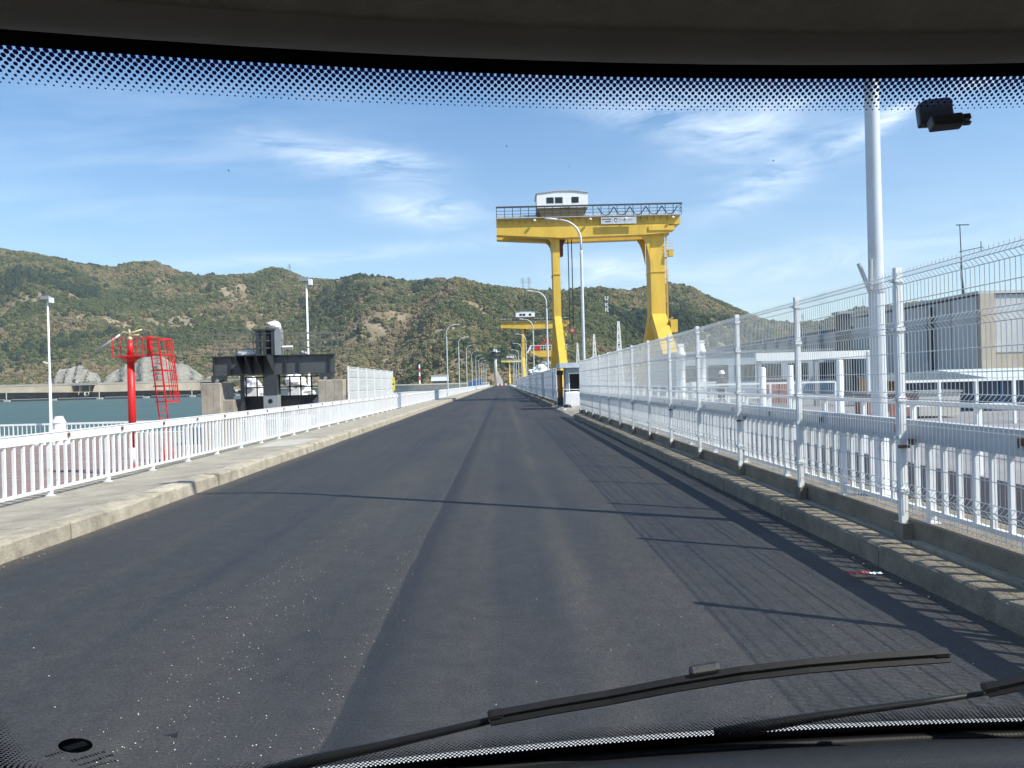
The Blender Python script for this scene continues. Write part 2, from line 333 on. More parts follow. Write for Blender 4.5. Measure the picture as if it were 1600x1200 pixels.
rr = G('FunctionNodeRandomValue', {'Min': (-.25,-.25,0), 'Max': (.25,.25,6.28)}, data_type='FLOAT_VECTOR')
rv = G('FunctionNodeRandomValue', {4: 0, 5: 2}, data_type='INT')
sz_, tl_ = NA('size'), NA('tall')
scv = G('ShaderNodeCombineXYZ', {0: sz_, 1: sz_, 2: M(ng, 'MULTIPLY', sz_, tl_)})
iop = G('GeometryNodeInstanceOnPoints', {'Points': gi.outputs[0], 'Instance': joins, 'Pick Instance': True, 'Rotation': rr.outputs[0], 'Scale': scv})
ng.links.new(rv.outputs[2], iop.inputs['Instance Index'])
ng.links.new(iop.outputs[0], go.inputs[0])
wood = obj('woodland', me); md = wood.modifiers.new('clumps', 'NODES'); md.node_group = ng
me.materials.append(mt)
tag(wood, 'mixed green and autumn brown woodland covering the hills', 'woodland', kind='stuff')

mwat = bpy.data.materials.new('reservoir_water'); mwat.use_nodes = True; t = mwat.node_tree; b = t.nodes['Principled BSDF']
g = N(t, 'ShaderNodeNewGeometry'); mpw = N(t, 'ShaderNodeMapping', {0: g.outputs['Position'], 'Scale': (.5, 1, 1), 'Rotation': (0,0,R(20))})
w1 = N(t, 'ShaderNodeTexNoise', {'Vector': mpw, 'Scale': .35, 'Detail': 6.0, 'Roughness': .65}); w2 = N(t, 'ShaderNodeTexNoise', {'Vector': mpw, 'Scale': .02, 'Detail': 3.0})
wc = N(t, 'ShaderNodeMix', {'Factor': N(t, 'ShaderNodeMapRange', {0: w2.outputs[0], 1: .35, 2: .65}), 6: (.065,.112,.105,1), 7: (.085,.135,.122,1)}, data_type='RGBA')
w3 = N(t, 'ShaderNodeTexNoise', {'Vector': mpw, 'Scale': .16, 'Detail': 7.0, 'Roughness': .7})
wcap = N(t, 'ShaderNodeMapRange', {0: w3.outputs[0], 1: .715, 2: .75})
wf = N(t, 'ShaderNodeMix', {'Factor': wcap, 6: wc.outputs[2], 7: (.7,.72,.72,1)}, data_type='RGBA')
t.links.new(wf.outputs[2], b.inputs['Base Color']); b.inputs['Roughness'].default_value = .5; b.inputs['Specular IOR Level'].default_value = .25
bp = N(t, 'ShaderNodeBump', {'Height': w1.outputs[0], 'Strength': .8, 'Distance': .6}); t.links.new(bp.outputs[0], b.inputs['Normal'])
struct('water', MB().grid(lambda u, v: (-4500+9000*u, -1500+6500*v, WATER_Z), 12, 12), mwat)

# ------------------------------------------------------------------ dam crest: deck, road, walkway, platforms
XL, XR, YEND = -5.62, 3.60, 560.0
mas = bpy.data.materials.new('fresh_asphalt'); mas.use_nodes = True; t = mas.node_tree; b = t.nodes['Principled BSDF']
g = N(t, 'ShaderNodeNewGeometry'); P_ = g.outputs['Position']; sp = N(t, 'ShaderNodeSeparateXYZ', {0: P_})
def noise(vec, sc, d=5.0, ro=.6, st=(1,1,1), rot=0):
    return N(t, 'ShaderNodeTexNoise', {'Vector': N(t, 'ShaderNodeMapping', {0: vec, 'Scale': st, 'Rotation': (0,0,rot)}), 'Scale': sc, 'Detail': d, 'Roughness': ro}).outputs[0]
def mixc_(f, a, bb): return N(t, 'ShaderNodeMix', {'Factor': f, 6: a, 7: bb}, data_type='RGBA').outputs[2]
band = noise(P_, 1.0, 5, .55, (1.15, .025, 1)); blot = noise(P_, .45, 6, .65, (1, .35, 1)); fine = noise(P_, 55, 3, .75); fine2 = noise(P_, 16, 4, .8)
col = mixc_(N(t, 'ShaderNodeMapRange', {0: band, 1: .36, 2: .64}), (.024,.025,.029,1), (.041,.040,.041,1))
col = mixc_(N(t, 'ShaderNodeMapRange', {0: blot, 1: .42, 2: .70, 3: 0, 4: .6}), col, (.050,.046,.042,1))
wob = M(t, 'ADD', sp.outputs[0], M(t, 'MULTIPLY', M(t, 'SUBTRACT', noise(P_, .5, 3, .6, (0, 1, 0)), .5), .10))
jd = M(t, 'SUBTRACT', wob, -.985)
seam = M(t, 'MULTIPLY', N(t, 'ShaderNodeMapRange', {0: jd, 1: 0.0, 2: .015}), N(t, 'ShaderNodeMapRange', {0: jd, 1: .12, 2: .34, 3: 1, 4: 0}))
tr1 = M(t, 'EXPONENT', M(t, 'MULTIPLY', M(t, 'POWER', M(t, 'DIVIDE', M(t, 'SUBTRACT', sp.outputs[0], .62), .17), 2.0), -1.0)); tr2 = M(t, 'EXPONENT', M(t, 'MULTIPLY', M(t, 'POWER', M(t, 'DIVIDE', M(t, 'SUBTRACT', sp.outputs[0], -.25), .13), 2.0), -1.0))
trk = M(t, 'MULTIPLY', M(t, 'ADD', tr1, M(t, 'MULTIPLY', tr2, .6)), N(t, 'ShaderNodeMapRange', {0: noise(P_, .7, 5, .65, (1.3, .22, 1)), 1: .36, 2: .62}))
col = mixc_(M(t, 'MULTIPLY', trk, .6), col, (.082,.070,.058,1))
mid = noise(P_, 5.0, 5, .75); col = N(t, 'ShaderNodeMix', {'Factor': 1.0, 6: col, 7: N(t, 'ShaderNodeMapRange', {0: mid, 1: .3, 2: .7, 3: .78, 4: 1.25})}, data_type='RGBA', blend_type='MULTIPLY').outputs[2]
scf = M(t, 'MULTIPLY', N(t, 'ShaderNodeMapRange', {0: noise(P_, 2.2, 7, .8, (1, .10, 1), R(9)), 1: .60, 2: .72}), .5); col = mixc_(scf, col, (.066,.062,.058,1))
stain = N(t, 'ShaderNodeMapRange', {0: noise(P_, .9, 7, .72, (1, .5, 1)), 1: .60, 2: .70}); col = mixc_(M(t, 'MULTIPLY', stain, .45), col, (.020,.021,.026,1))
col = mixc_(M(t, 'MULTIPLY', seam, .72), col, (.014,.016,.023,1))
lip = M(t, 'MULTIPLY', N(t, 'ShaderNodeMapRange', {0: jd, 1: -.09, 2: -.01}), N(t, 'ShaderNodeMapRange', {0: jd, 1: -.005, 2: .01, 3: 1, 4: 0}))
lip = M(t, 'MULTIPLY', lip, N(t, 'ShaderNodeMapRange', {0: fine2, 1: .45, 2: .65}))
col = mixc_(M(t, 'MULTIPLY', lip, .3), col, (.09,.085,.075,1))
dust = M(t, 'MULTIPLY', N(t, 'ShaderNodeMapRange', {0: sp.outputs[0], 1: -2.9, 2: -1.7}), N(t, 'ShaderNodeMapRange', {0: sp.outputs[0], 1: -1.2, 2: -.9, 3: 1, 4: 0}))
dust = M(t, 'MULTIPLY', dust, N(t, 'ShaderNodeMapRange', {0: noise(P_, .8, 6, .7, (1, .3, 1)), 1: .42, 2: .7}))
col = mixc_(M(t, 'MULTIPLY', dust, .35), col, (.085,.08,.073,1))
edge = M(t, 'ADD', N(t, 'ShaderNodeMapRange', {0: sp.outputs[0], 1: -5.2, 2: -5.62}), N(t, 'ShaderNodeMapRange', {0: sp.outputs[0], 1: 3.38, 2: 3.6}))
col = mixc_(M(t, 'MULTIPLY', edge, M(t, 'MULTIPLY', fine2, .5)), col, (.15,.13,.105,1))
sc_ = N(t, 'ShaderNodeMapRange', {0: fine, 1: .3, 2: .72, 3: .5, 4: 1.65})
col = N(t, 'ShaderNodeMix', {'Factor': 1.0, 6: col, 7: sc_}, data_type='RGBA', blend_type='MULTIPLY').outputs[2]
t.links.new(col, b.inputs['Base Color'])
t.links.new(N(t, 'ShaderNodeMapRange', {0: band, 1: .35, 2: .65, 3: .62, 4: .82}).outputs[0], b.inputs['Roughness']); b.inputs['Specular IOR Level'].default_value = .38
bp = N(t, 'ShaderNodeBump', {'Height': M(t, 'ADD', fine, M(t, 'MULTIPLY', fine2, .6)), 'Strength': .8, 'Distance': .008}); t.links.new(bp.outputs[0], b.inputs['Normal'])
def roadpt(u, v):
    x = XL - .02 + (XR-XL+.04)*u; yy = -25 + (YEND+25)*v
    step = -.012 if x > -.985 else 0
    return (x, yy, .0 + .02*(1-((x+1.0)/4.6)**2) - .02 + step*0)
struct('road', MB().grid(roadpt, 24, 60), mas)
struct('dam_deck', MB().box(-8.3, 4.72, -40, 700, -14, -.06), MCONCL)
wk = struct('walkway', MB().box(-8.25, -5.96, -25, YEND, -.05, .10), MWALK); yy = 2.0; rs = random.Random(3)
while yy < 150:
    Ls = rs.uniform(3.4, 4.4); o = soft(MB().prism([(-8.24, .08), (-5.957+rs.uniform(-.01, .004), .08), (-5.957, .202+rs.uniform(-.008, .004)), (-7.5, .145+rs.uniform(-.006, .006)), (-8.24, .13)], 'y', yy+.009, yy+Ls-.009).build('walkway_slab', MWALK, wk), .008); yy += Ls
MB().prism([(-8.24, .08), (-5.957, .08), (-5.957, .202), (-7.5, .145), (-8.24, .13)], 'y', yy, YEND).build('walkway_run', MWALK, wk)
tag(MB().grid(lambda u, v: (-7.35+1.35*u, 22.3+2.9*v, .156+.05*u), 4, 4).build('light_walkway_slab', MPATCH), kind='structure')
struct('platform', MB().box(-75, -8.32, -40, 71, -14, -2.4), MPLAT)
# joints of the platform paving: shallow upstands between the cast slabs
for k in range(5):
    tag(MB().box(-74, -8.4, 30+9*k, 30.12+9*k, -2.42, -2.37).build('platform_joint', MCONC), kind='structure')
MDK = pmat('grey_deck_concrete', (.25,.24,.235), .9, 0, .18, .8, .3, 30, dirt=(.17,.16,.15), dirt_amt=.2, dscale=.5)
struct('service_trench', MB().box(4.74, 6.75, -40, 300, -14, -.8), MDK)
struct('power_station_deck', MB().box(6.95, 70, -40, 660, -14, .30), MDK)
pw = MB().box(6.76, 6.94, -40, 300, -13, .34)
tag(pw.build('trench_wall', pmat('purple_grey_concrete', (.24,.215,.225), .9, 0, .2, 1.2, .3, 30, dirt=(.14,.13,.13), dirt_amt=.25)), 'purple grey concrete wall along the far side of the trench', 'wall')
# right-hand plinth and drain channel
MPL = pmat('stained_plinth', (.24,.20,.15), .92, 0, .28, 2.4, .9, 50, dirt=(.12,.09,.065), dirt_amt=.3, dscale=1.5, speck=.35)
struct('plinth', MB().box(4.02, 4.73, -25, 40.5, -.05, .385).box(4.02, 4.73, 56, YEND, -.05, .385), MPL)
struct('drain_channel', MB().box(3.80, 3.905, -25, YEND, -.05, .10), MPL)
dl = struct('channel_ledge', MB().box(3.91, 4.015, 216, YEND, -.05, .22), MKERB)
rs = random.Random(5); yy = -6.0
while yy < 214:
    Ls = rs.uniform(1.2, 2.6)
    if not (39 < yy < 56): MB().box(3.91+rs.uniform(-.01,.012), 4.015, yy+.01, yy+Ls-.01, -.05, .215+rs.uniform(-.02, .012)).build('ledge_stone', MKERB, dl)
    yy += Ls
struct('ramp', MB().prism([(3.58, .012), (3.9, .14), (4.75, .30), (6.95, .33), (6.95, -.1), (3.58, -.1)], 'y', 40.6, 55.9), MWALK)

# kerb stones, each one its own piece
def kerb_mesh(w, h, L, chip, seed):
    rs = random.Random(seed); mb = MB(); n = 14
    prof = [(0, -.06), (0, h-.035), (.02, h-.008), (.05, h), (w, h), (w, -.06)]
    for i in range(n+1):
        yy = L*i/n; c = chip*(rs.random()**3)
        for j, (a, z) in enumerate(prof):
            k = c if j in (1, 2, 3) else 0
            mb.v.append((a + k*(.6 if j < 4 else 0) + (rs.uniform(-.004, .004)), yy, z - k*(1 if j > 1 else .5)))
    for i in range(n):
        for j in range(5):
            a = i*6+j; mb.f.append((a, a+1, a+7, a+6))
    mb.f.append(tuple(range(6))); mb.f.append(tuple(n*6+j for j in reversed(range(6))))
    return mb.mesh('kerb_stone', MKERB)
kl = obj('kerb', None); tag(kl, kind='structure'); kr = obj('kerb', None); tag(kr, kind='structure')
kms = [kerb_mesh(.32, .215, 2.58, .075, i) for i in range(5)]; kmr = [kerb_mesh(.232, .205, 2.58, .028, 30+i) for i in range(5)]
MKR = pmat('dirty_shaded_kerb_concrete', (.25,.21,.155), .92, 0, .30, 3.2, .9, 55, dirt=(.10,.08,.06), dirt_amt=.3, dscale=2.2, speck=.35)  # darker than the left kerb: grime, plus shade put into the colour
for q_ in kmr: q_.materials[0] = MKR
for k in range(86):
    yy = -8.2 + 2.6*k
    o = obj('kerb_stone', random.choice(kms), kl, (XL+random.uniform(-.012, .012), yy+2.58, random.uniform(-.012, .01)), math.pi)
    if not (39.5 < yy+1 < 56.5): obj('kerb_stone', random.choice(kmr), kr, (XR+random.uniform(-.012, .012), yy, random.uniform(-.014, .008)))
MB().box(-5.93, XL, 216, YEND, -.05, .21).build('kerb_run', MKERB, kl); MB().box(XR, 3.83, 216, YEND, -.05, .20).build('kerb_run', MKERB, kr)

# ------------------------------------------------------------------ railings along the crest
def railing(root, X, segs, zb, band, bot, side, mat, n_parts, tmat=None, post_pitch=1.9, per=8):
    """posts, balusters, deep top rail, slim bottom rail; side=+1 when the road lies towards +x"""
    bz0, bz1 = bot; z0, z1 = band; sp = post_pitch/per
    pm = MB().box(-.032, .032, -.032, .032, zb, z0+.01).box(-.06, .06, -.06, .06, zb, zb+.015).mesh('post', mat)
    bm_ = MB().box(-.021, .021, -.021, .021, bz1, z0+.008).mesh('baluster', mat)
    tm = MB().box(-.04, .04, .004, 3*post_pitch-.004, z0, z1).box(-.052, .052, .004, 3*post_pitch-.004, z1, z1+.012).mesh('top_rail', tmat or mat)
    bo = MB().box(-.025, .025, .003, 3*post_pitch-.003, bz0, bz1).mesh('bottom_rail', mat)
    pl = MB().box(-.012, .006, -.028, .028, -.03, .03).box(-.02, -.012, -.012, .012, -.05, .01).mesh('joint_plate', MRUST)
    left = n_parts; rest = MB(); npost = 0
    for (ya, yb) in segs:
        k = 0; y = ya
        while y < yb - .1:
            if k % (3*per) == 0:
                Lr = min(3*post_pitch, yb-y); s_ = Lr/(3*post_pitch)
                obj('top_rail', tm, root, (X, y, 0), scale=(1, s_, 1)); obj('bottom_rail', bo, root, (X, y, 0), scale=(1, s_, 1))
            if k % per == 0:
                if npost < 200: obj('post', pm, root, (X, y, 0)); npost += 1
                else: rest.box(X-.032, X+.032, y-.032, y+.032, zb, z0)
                if y < 60: obj('joint_plate', pl, root, (X+side*.058, y+.5, (z0+z1)/2 + .02), rz=0 if side < 0 else math.pi)
            elif left > 0: obj('baluster', bm_, root, (X, y, 0)); left -= 1
            else: rest.box(X-.021, X+.021, y-.021, y+.021, bz1, z0)
            y += sp; k += 1
    if rest.v: tag(rest.build('far_balusters', mat, root), kind='stuff')
rl = thing('railing', 'long white steel railing beside the walkway on the water side', 'railing', (0,0,0))
railing(rl, -7.70, [(5.5, 56.4), (58.0, 106), (108, 470)], .14, (1.055, 1.205), (.235, .28), 1, MWR, 300)
rr_ = thing('railing', 'white baluster railing with a deep top rail right behind the mesh fence', 'railing', (0,0,0))
railing(rr_, 4.13, [(-2.1, 40.0), (56.2, 400)], .385, (1.155, 1.36), (.47, .515), -1, MWR, 300, pmat('shaded_rail_paint', (.50,.52,.56), .5, 0, .10, 1.5, dirt=(.33,.30,.27), dirt_amt=.15, dscale=3))  # shade put into the top rail's grey, with dirt patches over it
# small posts with rusty feet along the walkway edge of the left railing
gate = thing('railing_gate', 'narrow blue grey gate panel closing the gap in the walkway railing', 'gate', (-7.70, 57.2, .2))
MB().box(-.04, .04, -.75, -.69, 0, 1.15).box(-.04, .04, .69, .75, 0, 1.15).box(-.04, .04, -.69, .69, 1.09, 1.15).box(-.04, .04, -.69, .69, .05, .11).build('frame', MBLUEG, gate)
for k in range(5): MB().box(-.015, .015, -.5+.25*k-.03, -.5+.25*k+.03, .11, 1.09).build('bar', MBLUEG, gate)

# ------------------------------------------------------------------ welded mesh fences
PITCH = 2.63
HZ = [2.83, 2.775, 2.72, 2.55, 2.35, 2.295, 2.24, 2.04, 1.84, 1.65, 1.595, 1.54, 1.34, 1.14, .94, .75, .695, .64, .48]
VM = {2.775, 2.295, 1.595, .695}
def panel_mesh(W, sp, r, zz=HZ, n=4):
    mb = MB(); k = int(W/sp); path = [(0, 0, 2.865)] + [(-.05 if z in VM else 0, 0, z) for z in zz] + [(0, 0, .45)]
    keep = [p for i, p in enumerate(path) if i in (0, len(path)-1) or p[2] in VM or any(abs(p[2]-v) < .06 for v in VM)]
    for i in range(k+1):
        y = W*i/k; mb.tube([(a, y, z) for a, _, z in keep], r, n, False)
    for z in zz:
        xx = -.05-r*1.7 if z in VM else -r*1.7
        mb.tube([(xx, 0, z), (xx, W, z)], r*1.1, n, False)
    return mb.mesh('mesh_panel', MWM)
pan = panel_mesh(PITCH-.09, .0625, .0039); panf = panel_mesh(PITCH-.09, .085, .0058, n=3); panl = panel_mesh(PITCH-.09, .0625, .0048)
fpost = MB().box(-.033, .033, -.033, .033, .30, 2.895)
for z in (2.78, 2.295, 1.595, 1.22, .695): fpost.box(-.047, .042, -.047, .047, z-.03, z+.005).box(-.075, -.052, -.012, .012, z-.03, z)
fpost = fpost.mesh('post', MW)
ffoot = MB().box(-.055, .045, -.09, .09, .20, .355).mesh('concrete_foot', MPL)
fclamp = MB().box(.05, .10, -.07, -.03, 1.13, 1.19).box(-.06, .05, -.065, -.04, 1.10, 1.13).box(.03, .09, .03, .065, .58, .62).mesh('clamp', MRUST)
def mesh_fence(root, X, y0, n, mesh, feet=True):
    for k in range(n+1):
        y = y0 + PITCH*k; obj('post', fpost, root, (X, y, 0))
        if feet: obj('concrete_foot', ffoot, root, (X, y, 0))
        if k % 2 == 0 and feet: obj('clamp', fclamp, root, (X, y, 0))
        if k < n: obj('mesh_panel', mesh, root, (X, y+.045, 0))
fa = thing('mesh_fence', 'tall white welded mesh fence on posts beside the drain channel', 'fence')
mesh_fence(fa, 3.97, 7.62-PITCH*4, 16, pan)
fb = thing('mesh_fence', 'white mesh fence running on beyond the grey guard kiosk', 'fence')
mesh_fence(fb, 3.97, 56.3, 60, panf)
MB().box(-.02, .02, 0, 1.9, .55, 2.6).build('sheet_panel', MBLUEG, fb, loc=(3.93, 58.6, 0))
MB().box(-.02, .02, 0, 4.2, .5, 2.72).build('sheet_panel', MBLUEG, fb, loc=(3.93, 72.0, 0))
fc = thing('mesh_fence', 'short run of white mesh fence fixed above the walkway railing', 'fence')
for k in range(7):
    y = 39.2 + PITCH*k
    obj('post', fpost, fc, (-7.83, y, .02))
    if k < 6: obj('mesh_panel', panl, fc, (-7.83, y+.045, .02))
ys = thing('warning_sign', 'yellow plate on the end post of the walkway mesh fence', 'sign', (-7.78, 54.8, 1.5))
soft(MB().box(-.13, .13, -.03, 0, 0, .95).build('plate', MSIGNY, ys), .01); MB().box(-.08, .08, -.034, -.03, .42, .52).build('dark_band', MDGREY, ys)

# ------------------------------------------------------------------ street lamps
def street_lamp(label, side, group):
    """side=-1: arm reaches towards -x"""
    t_ = thing('street_lamp', label, 'street lamp', (0,0,0), group)
    MB().lathe([(.15, 0), (.15, .05), (.092, .06), (.09, 1.0), (.084, 3.2), (.080, 8.3), (.080, 8.5), (.058, 8.62)], n=16).build('pole', MLAMP, t_, True)
    pts = [(0, 0, 8.55)] + [(side*(1.15*(1-math.cos(a))), 0, 9.15 + 1.15*math.sin(a)) for a in np.linspace(0, 1.36, 9)]
    e = pts[-1]; pts.append((e[0]+side*.35, 0, e[2]+.05))
    MB().tube(pts, [.06]*6+[.05]*(len(pts)-6), 10).build('arm', MLAMP, t_, True)
    h = MB(); q = pts[-1]
    secs = [(0, .05, .05), (.12, .10, .07), (.40, .15, .085), (.62, .14, .07), (.72, .05, .03)]
    o0 = len(h.v)
    for (d, w, hh) in secs:
        for j in range(10):
            a = 2*math.pi*j/10; h.v.append((q[0]+side*d, q[1]+w*math.cos(a), q[2]+d*.06+hh*math.sin(a)*(1 if math.sin(a) > 0 else .55)))
    for i in range(len(secs)-1):
        for j in range(10): h.f.append((i*10+j, i*10+(j+1) % 10, (i+1)*10+(j+1) % 10, (i+1)*10+j))
    h.f += [tuple(range(10)), tuple(len(secs)*10-10+j for j in reversed(range(10)))]
    h.build('lamp_head', pmat('lamp_head_grey', (.58,.60,.62), .4), t_, True)
    MB().box(.075, .095, -.05, .05, .5, 1.0).build('access_door', MGALV, t_)
    return t_
ORD = ['second', 'third', 'fourth', 'fifth', 'sixth', 'seventh', 'eighth', 'ninth', 'tenth']
l0 = street_lamp('thick grey lamp pole close by behind the mesh fence, its head out of view', -1, 'street lamps behind the mesh fence')
l0.location = (4.50, 9.13, .38)
brk = thing('flag_bracket', 'two short grey tubes in a V strapped to the near lamp pole', 'bracket', (4.50, 9.13, 2.86))
MB().lathe([(.096, -.05), (.096, .05)], n=16).build('strap', MGALV, brk)
MB().tube([(-.1, -.03, -.02), (-.23, -.05, .30)], .024, 8).build('tube_holder', MGALV, brk); MB().tube([(-.1, -.06, -.02), (-.12, -.12, .34)], .024, 8).build('tube_holder', MGALV, brk)
LR = ['grey street lamp nearest the road beside the kiosk, arm over the lane', 'grey street lamp standing just left of the yellow crane leg']
for k in range(9):
    lb = LR[k] if k < 2 else f'{ORD[k]} grey street lamp beyond the kiosk in the fence-side row'
    copy_tree(l0, (4.50, 42.0+32.9*k, .38), lb)
l1 = street_lamp('tallest looking street lamp of the row behind the walkway railing', 1, 'street lamps along the walkway railing'); l1.location = (-7.95, 112, .2)
for k in range(9): copy_tree(l1, (-7.95, 112+30.5*(k+1), .2), f'{ORD[k]} street lamp of the row behind the walkway railing')

# ------------------------------------------------------------------ guard kiosk and what lies in the gap
kq = thing('guard_kiosk', 'small blue grey guard kiosk with an open dark window beside the mesh fence', 'kiosk', (0, 0, .2))
w = MB(); w.box(4.26, 4.44, 51, 51.1, 0, 2.55).box(5.15, 6.3, 51, 51.1, 0, 2.55).box(4.44, 5.15, 51, 51.1, 0, .95).box(4.44, 5.15, 51, 51.1, 2.15, 2.55)
w.box(4.26, 4.34, 51.1, 53.4, 0, 2.55).box(6.22, 6.3, 51.1, 53.4, 0, 2.55).box(4.34, 6.22, 53.3, 53.4, 0, 2.55); w.build('wall', MBLUEG, kq)
rf = MB().box(3.82, 6.5, 50.55, 53.7, 2.56, 2.62).build('roof', MBLUEG, kq); MB().box(3.80, 6.52, 50.5, 50.55, 2.54, 2.86).box(3.76, 3.82, 50.55, 53.7, 2.54, 2.86).box(3.82, 6.5, 50.55, 53.7, 2.62, 2.80).build('fascia', pmat('kiosk_fascia', (.50,.57,.63), .5), rf)
wd = MB().box(4.40, 4.47, 50.96, 51.0, .95, 2.2).box(5.12, 5.19, 50.96, 51.0, .95, 2.2).box(4.47, 5.12, 50.96, 51.0, 2.13, 2.2).box(4.47, 5.12, 50.96, 51.0, .90, .97).build('window_frame', MW, kq)
MB().box(4.36, 6.2, 51.12, 53.28, 0, .05).build('floor_panel', MDGREY, kq); MB().box(4.5, 5.9, 52.0, 52.6, .05, .95).build('desk', MMGREY, kq)
cl = thing('pipe_column', 'upright copper brown pipe standing left of the kiosk window', 'pipe', (3.95, 52.6, .2))
MB().lathe([(.17, .55), (.17, 2.1)], n=14).build('pipe', MPIPE, cl, True); MB().box(-.2, .2, -.2, .2, 0, .55).build('base', MDGREY, cl); MB().box(-.22, .22, -.16, .16, 2.1, 2.4).build('junction_box', MDGREY, cl)
bt = thing('road_barrier', 'white plastic covered barrier at the foot of the kiosk', 'barrier', (4.45, 48.6, .2))
soft(MB().prism([(-.55,0), (.55,0), (.5,.85), (.2,1.0), (-.5,.95)], 'y', -.22, .22).build('cover', MTARP, bt), .06, 2); MB().tube([(-.6,-.1,.05), (-.6,-.1,1.15), (.62,-.1,1.1), (.62,-.1,.05)], .03, 6).build('frame', MW, bt)
tb_ = tag(MB().lathe([(.02, 0), (.2, .03), (.26, .15), (.2, .27), (.02, .3)], n=14).build('rubber_block', MBLACK, None, True, (3.98, 47.4, .13)), 'dark rubber block lying by the white barrier', 'block')
for k, (x, y, r) in enumerate([(3.75,46.6,.16), (4.05,46.2,.12), (4.3,46.9,.2), (3.6,46.0,.1), (4.5,46.4,.13)]):
    v = [(x+r*1.6*math.cos(a)*random.uniform(.7,1.2), y+r*math.sin(a)*random.uniform(.7,1.2)) for a in np.linspace(0, 5.4, 7)]
    tag(MB().prism(v, 'z', .10, .19+r*.3).build('rubble_chunk', MCONCL), ['flat chunk of broken concrete in front of the dark rubber block', 'broken concrete chunk between the flat one and the barrier', 'largest broken concrete chunk by the foot of the white barrier', 'smallest broken concrete chunk, closest to the road edge', 'broken concrete chunk nearest the end of the mesh fence'][k], 'rubble', 'broken concrete below the kiosk')
wr = thing('red_wrapper', 'crumpled red and white wrapper lying against the kerb', 'litter', (3.2, 6.95, .012))
MB().grid(lambda u, v: (-.09+.18*u, -.035+.07*v, .012+.02*abs(math.sin(u*9+v*4))), 8, 4).build('foil', pmat('red_foil', (.55,.05,.06), .35), wr)
MB().grid(lambda u, v: (.09+.12*u, -.03+.06*v, .010+.015*abs(math.sin(u*7+v*3+1))), 6, 4).build('paper', MTARP, wr)
# loose pale grit on the outer lane
gm = MB(); 
for k in range(1250):
    y = 3.2 + rng.exponential(6.5)
    x = -1.95 + rng.normal(0, .34) + .25*math.sin(y*.6) if k % 5 else rng.uniform(-5.3, 3.2)
    if k % 7 == 1: x = -1.04 + rng.normal(0, .05)
    if y > 40 or x < -5.4: continue
    r = (.0015+.0035*rng.random()**2)*(1.5 if k % 29 == 0 else 1); a = rng.uniform(0, 6)
    c, s = math.cos(a)*r, math.sin(a)*r
    gm.add([(x+c, y+s, .004), (x-s, y+c, .004), (x-c*.9, y-s*.9, .004), (x+s, y-c, .004), (x+c*.2, y, .004+r*.9)], [(0,1,4), (1,2,4), (2,3,4), (3,0,4)])
tag(gm.build('grit', pmat('pale_grit', (.62,.58,.50), .8, 0, .3, 60)), 'scattered pale grit on the asphalt', 'grit', kind='stuff')

# dirt and dry leaves gathered in the gutters
db = MB()
for k in range(2600):
    side = rng.random() < .55; y = 3.5 + rng.exponential(14)
    x = (XL + .02 + abs(rng.normal(0, .13))) if side else (XR - .01 - abs(rng.normal(0, .06)))
    if k % 6 == 0: x = rng.choice([3.85 + rng.normal(0, .03), -5.98-abs(rng.normal(0, .1))]); z0 = .105 if x > 0 else .205
    else: z0 = .006
    if y > 70: continue
    r = .004+.011*rng.random()**3; a = rng.uniform(0, 6); c, s = math.cos(a)*r, math.sin(a)*r
    db.add([(x+c, y+s, z0), (x-s, y+c, z0), (x-c*.9, y-s*.9, z0), (x+s, y-c, z0), (x+c*.2, y, z0+r*.7)], [(0,1,4), (1,2,4), (2,3,4), (3,0,4)])
tag(db.build('gutter_debris', pmat('gutter_dirt', (.22,.17,.12), .9, 0, .5, 40)), 'dry dirt and leaf crumbs lying in the gutters', 'debris', kind='stuff')

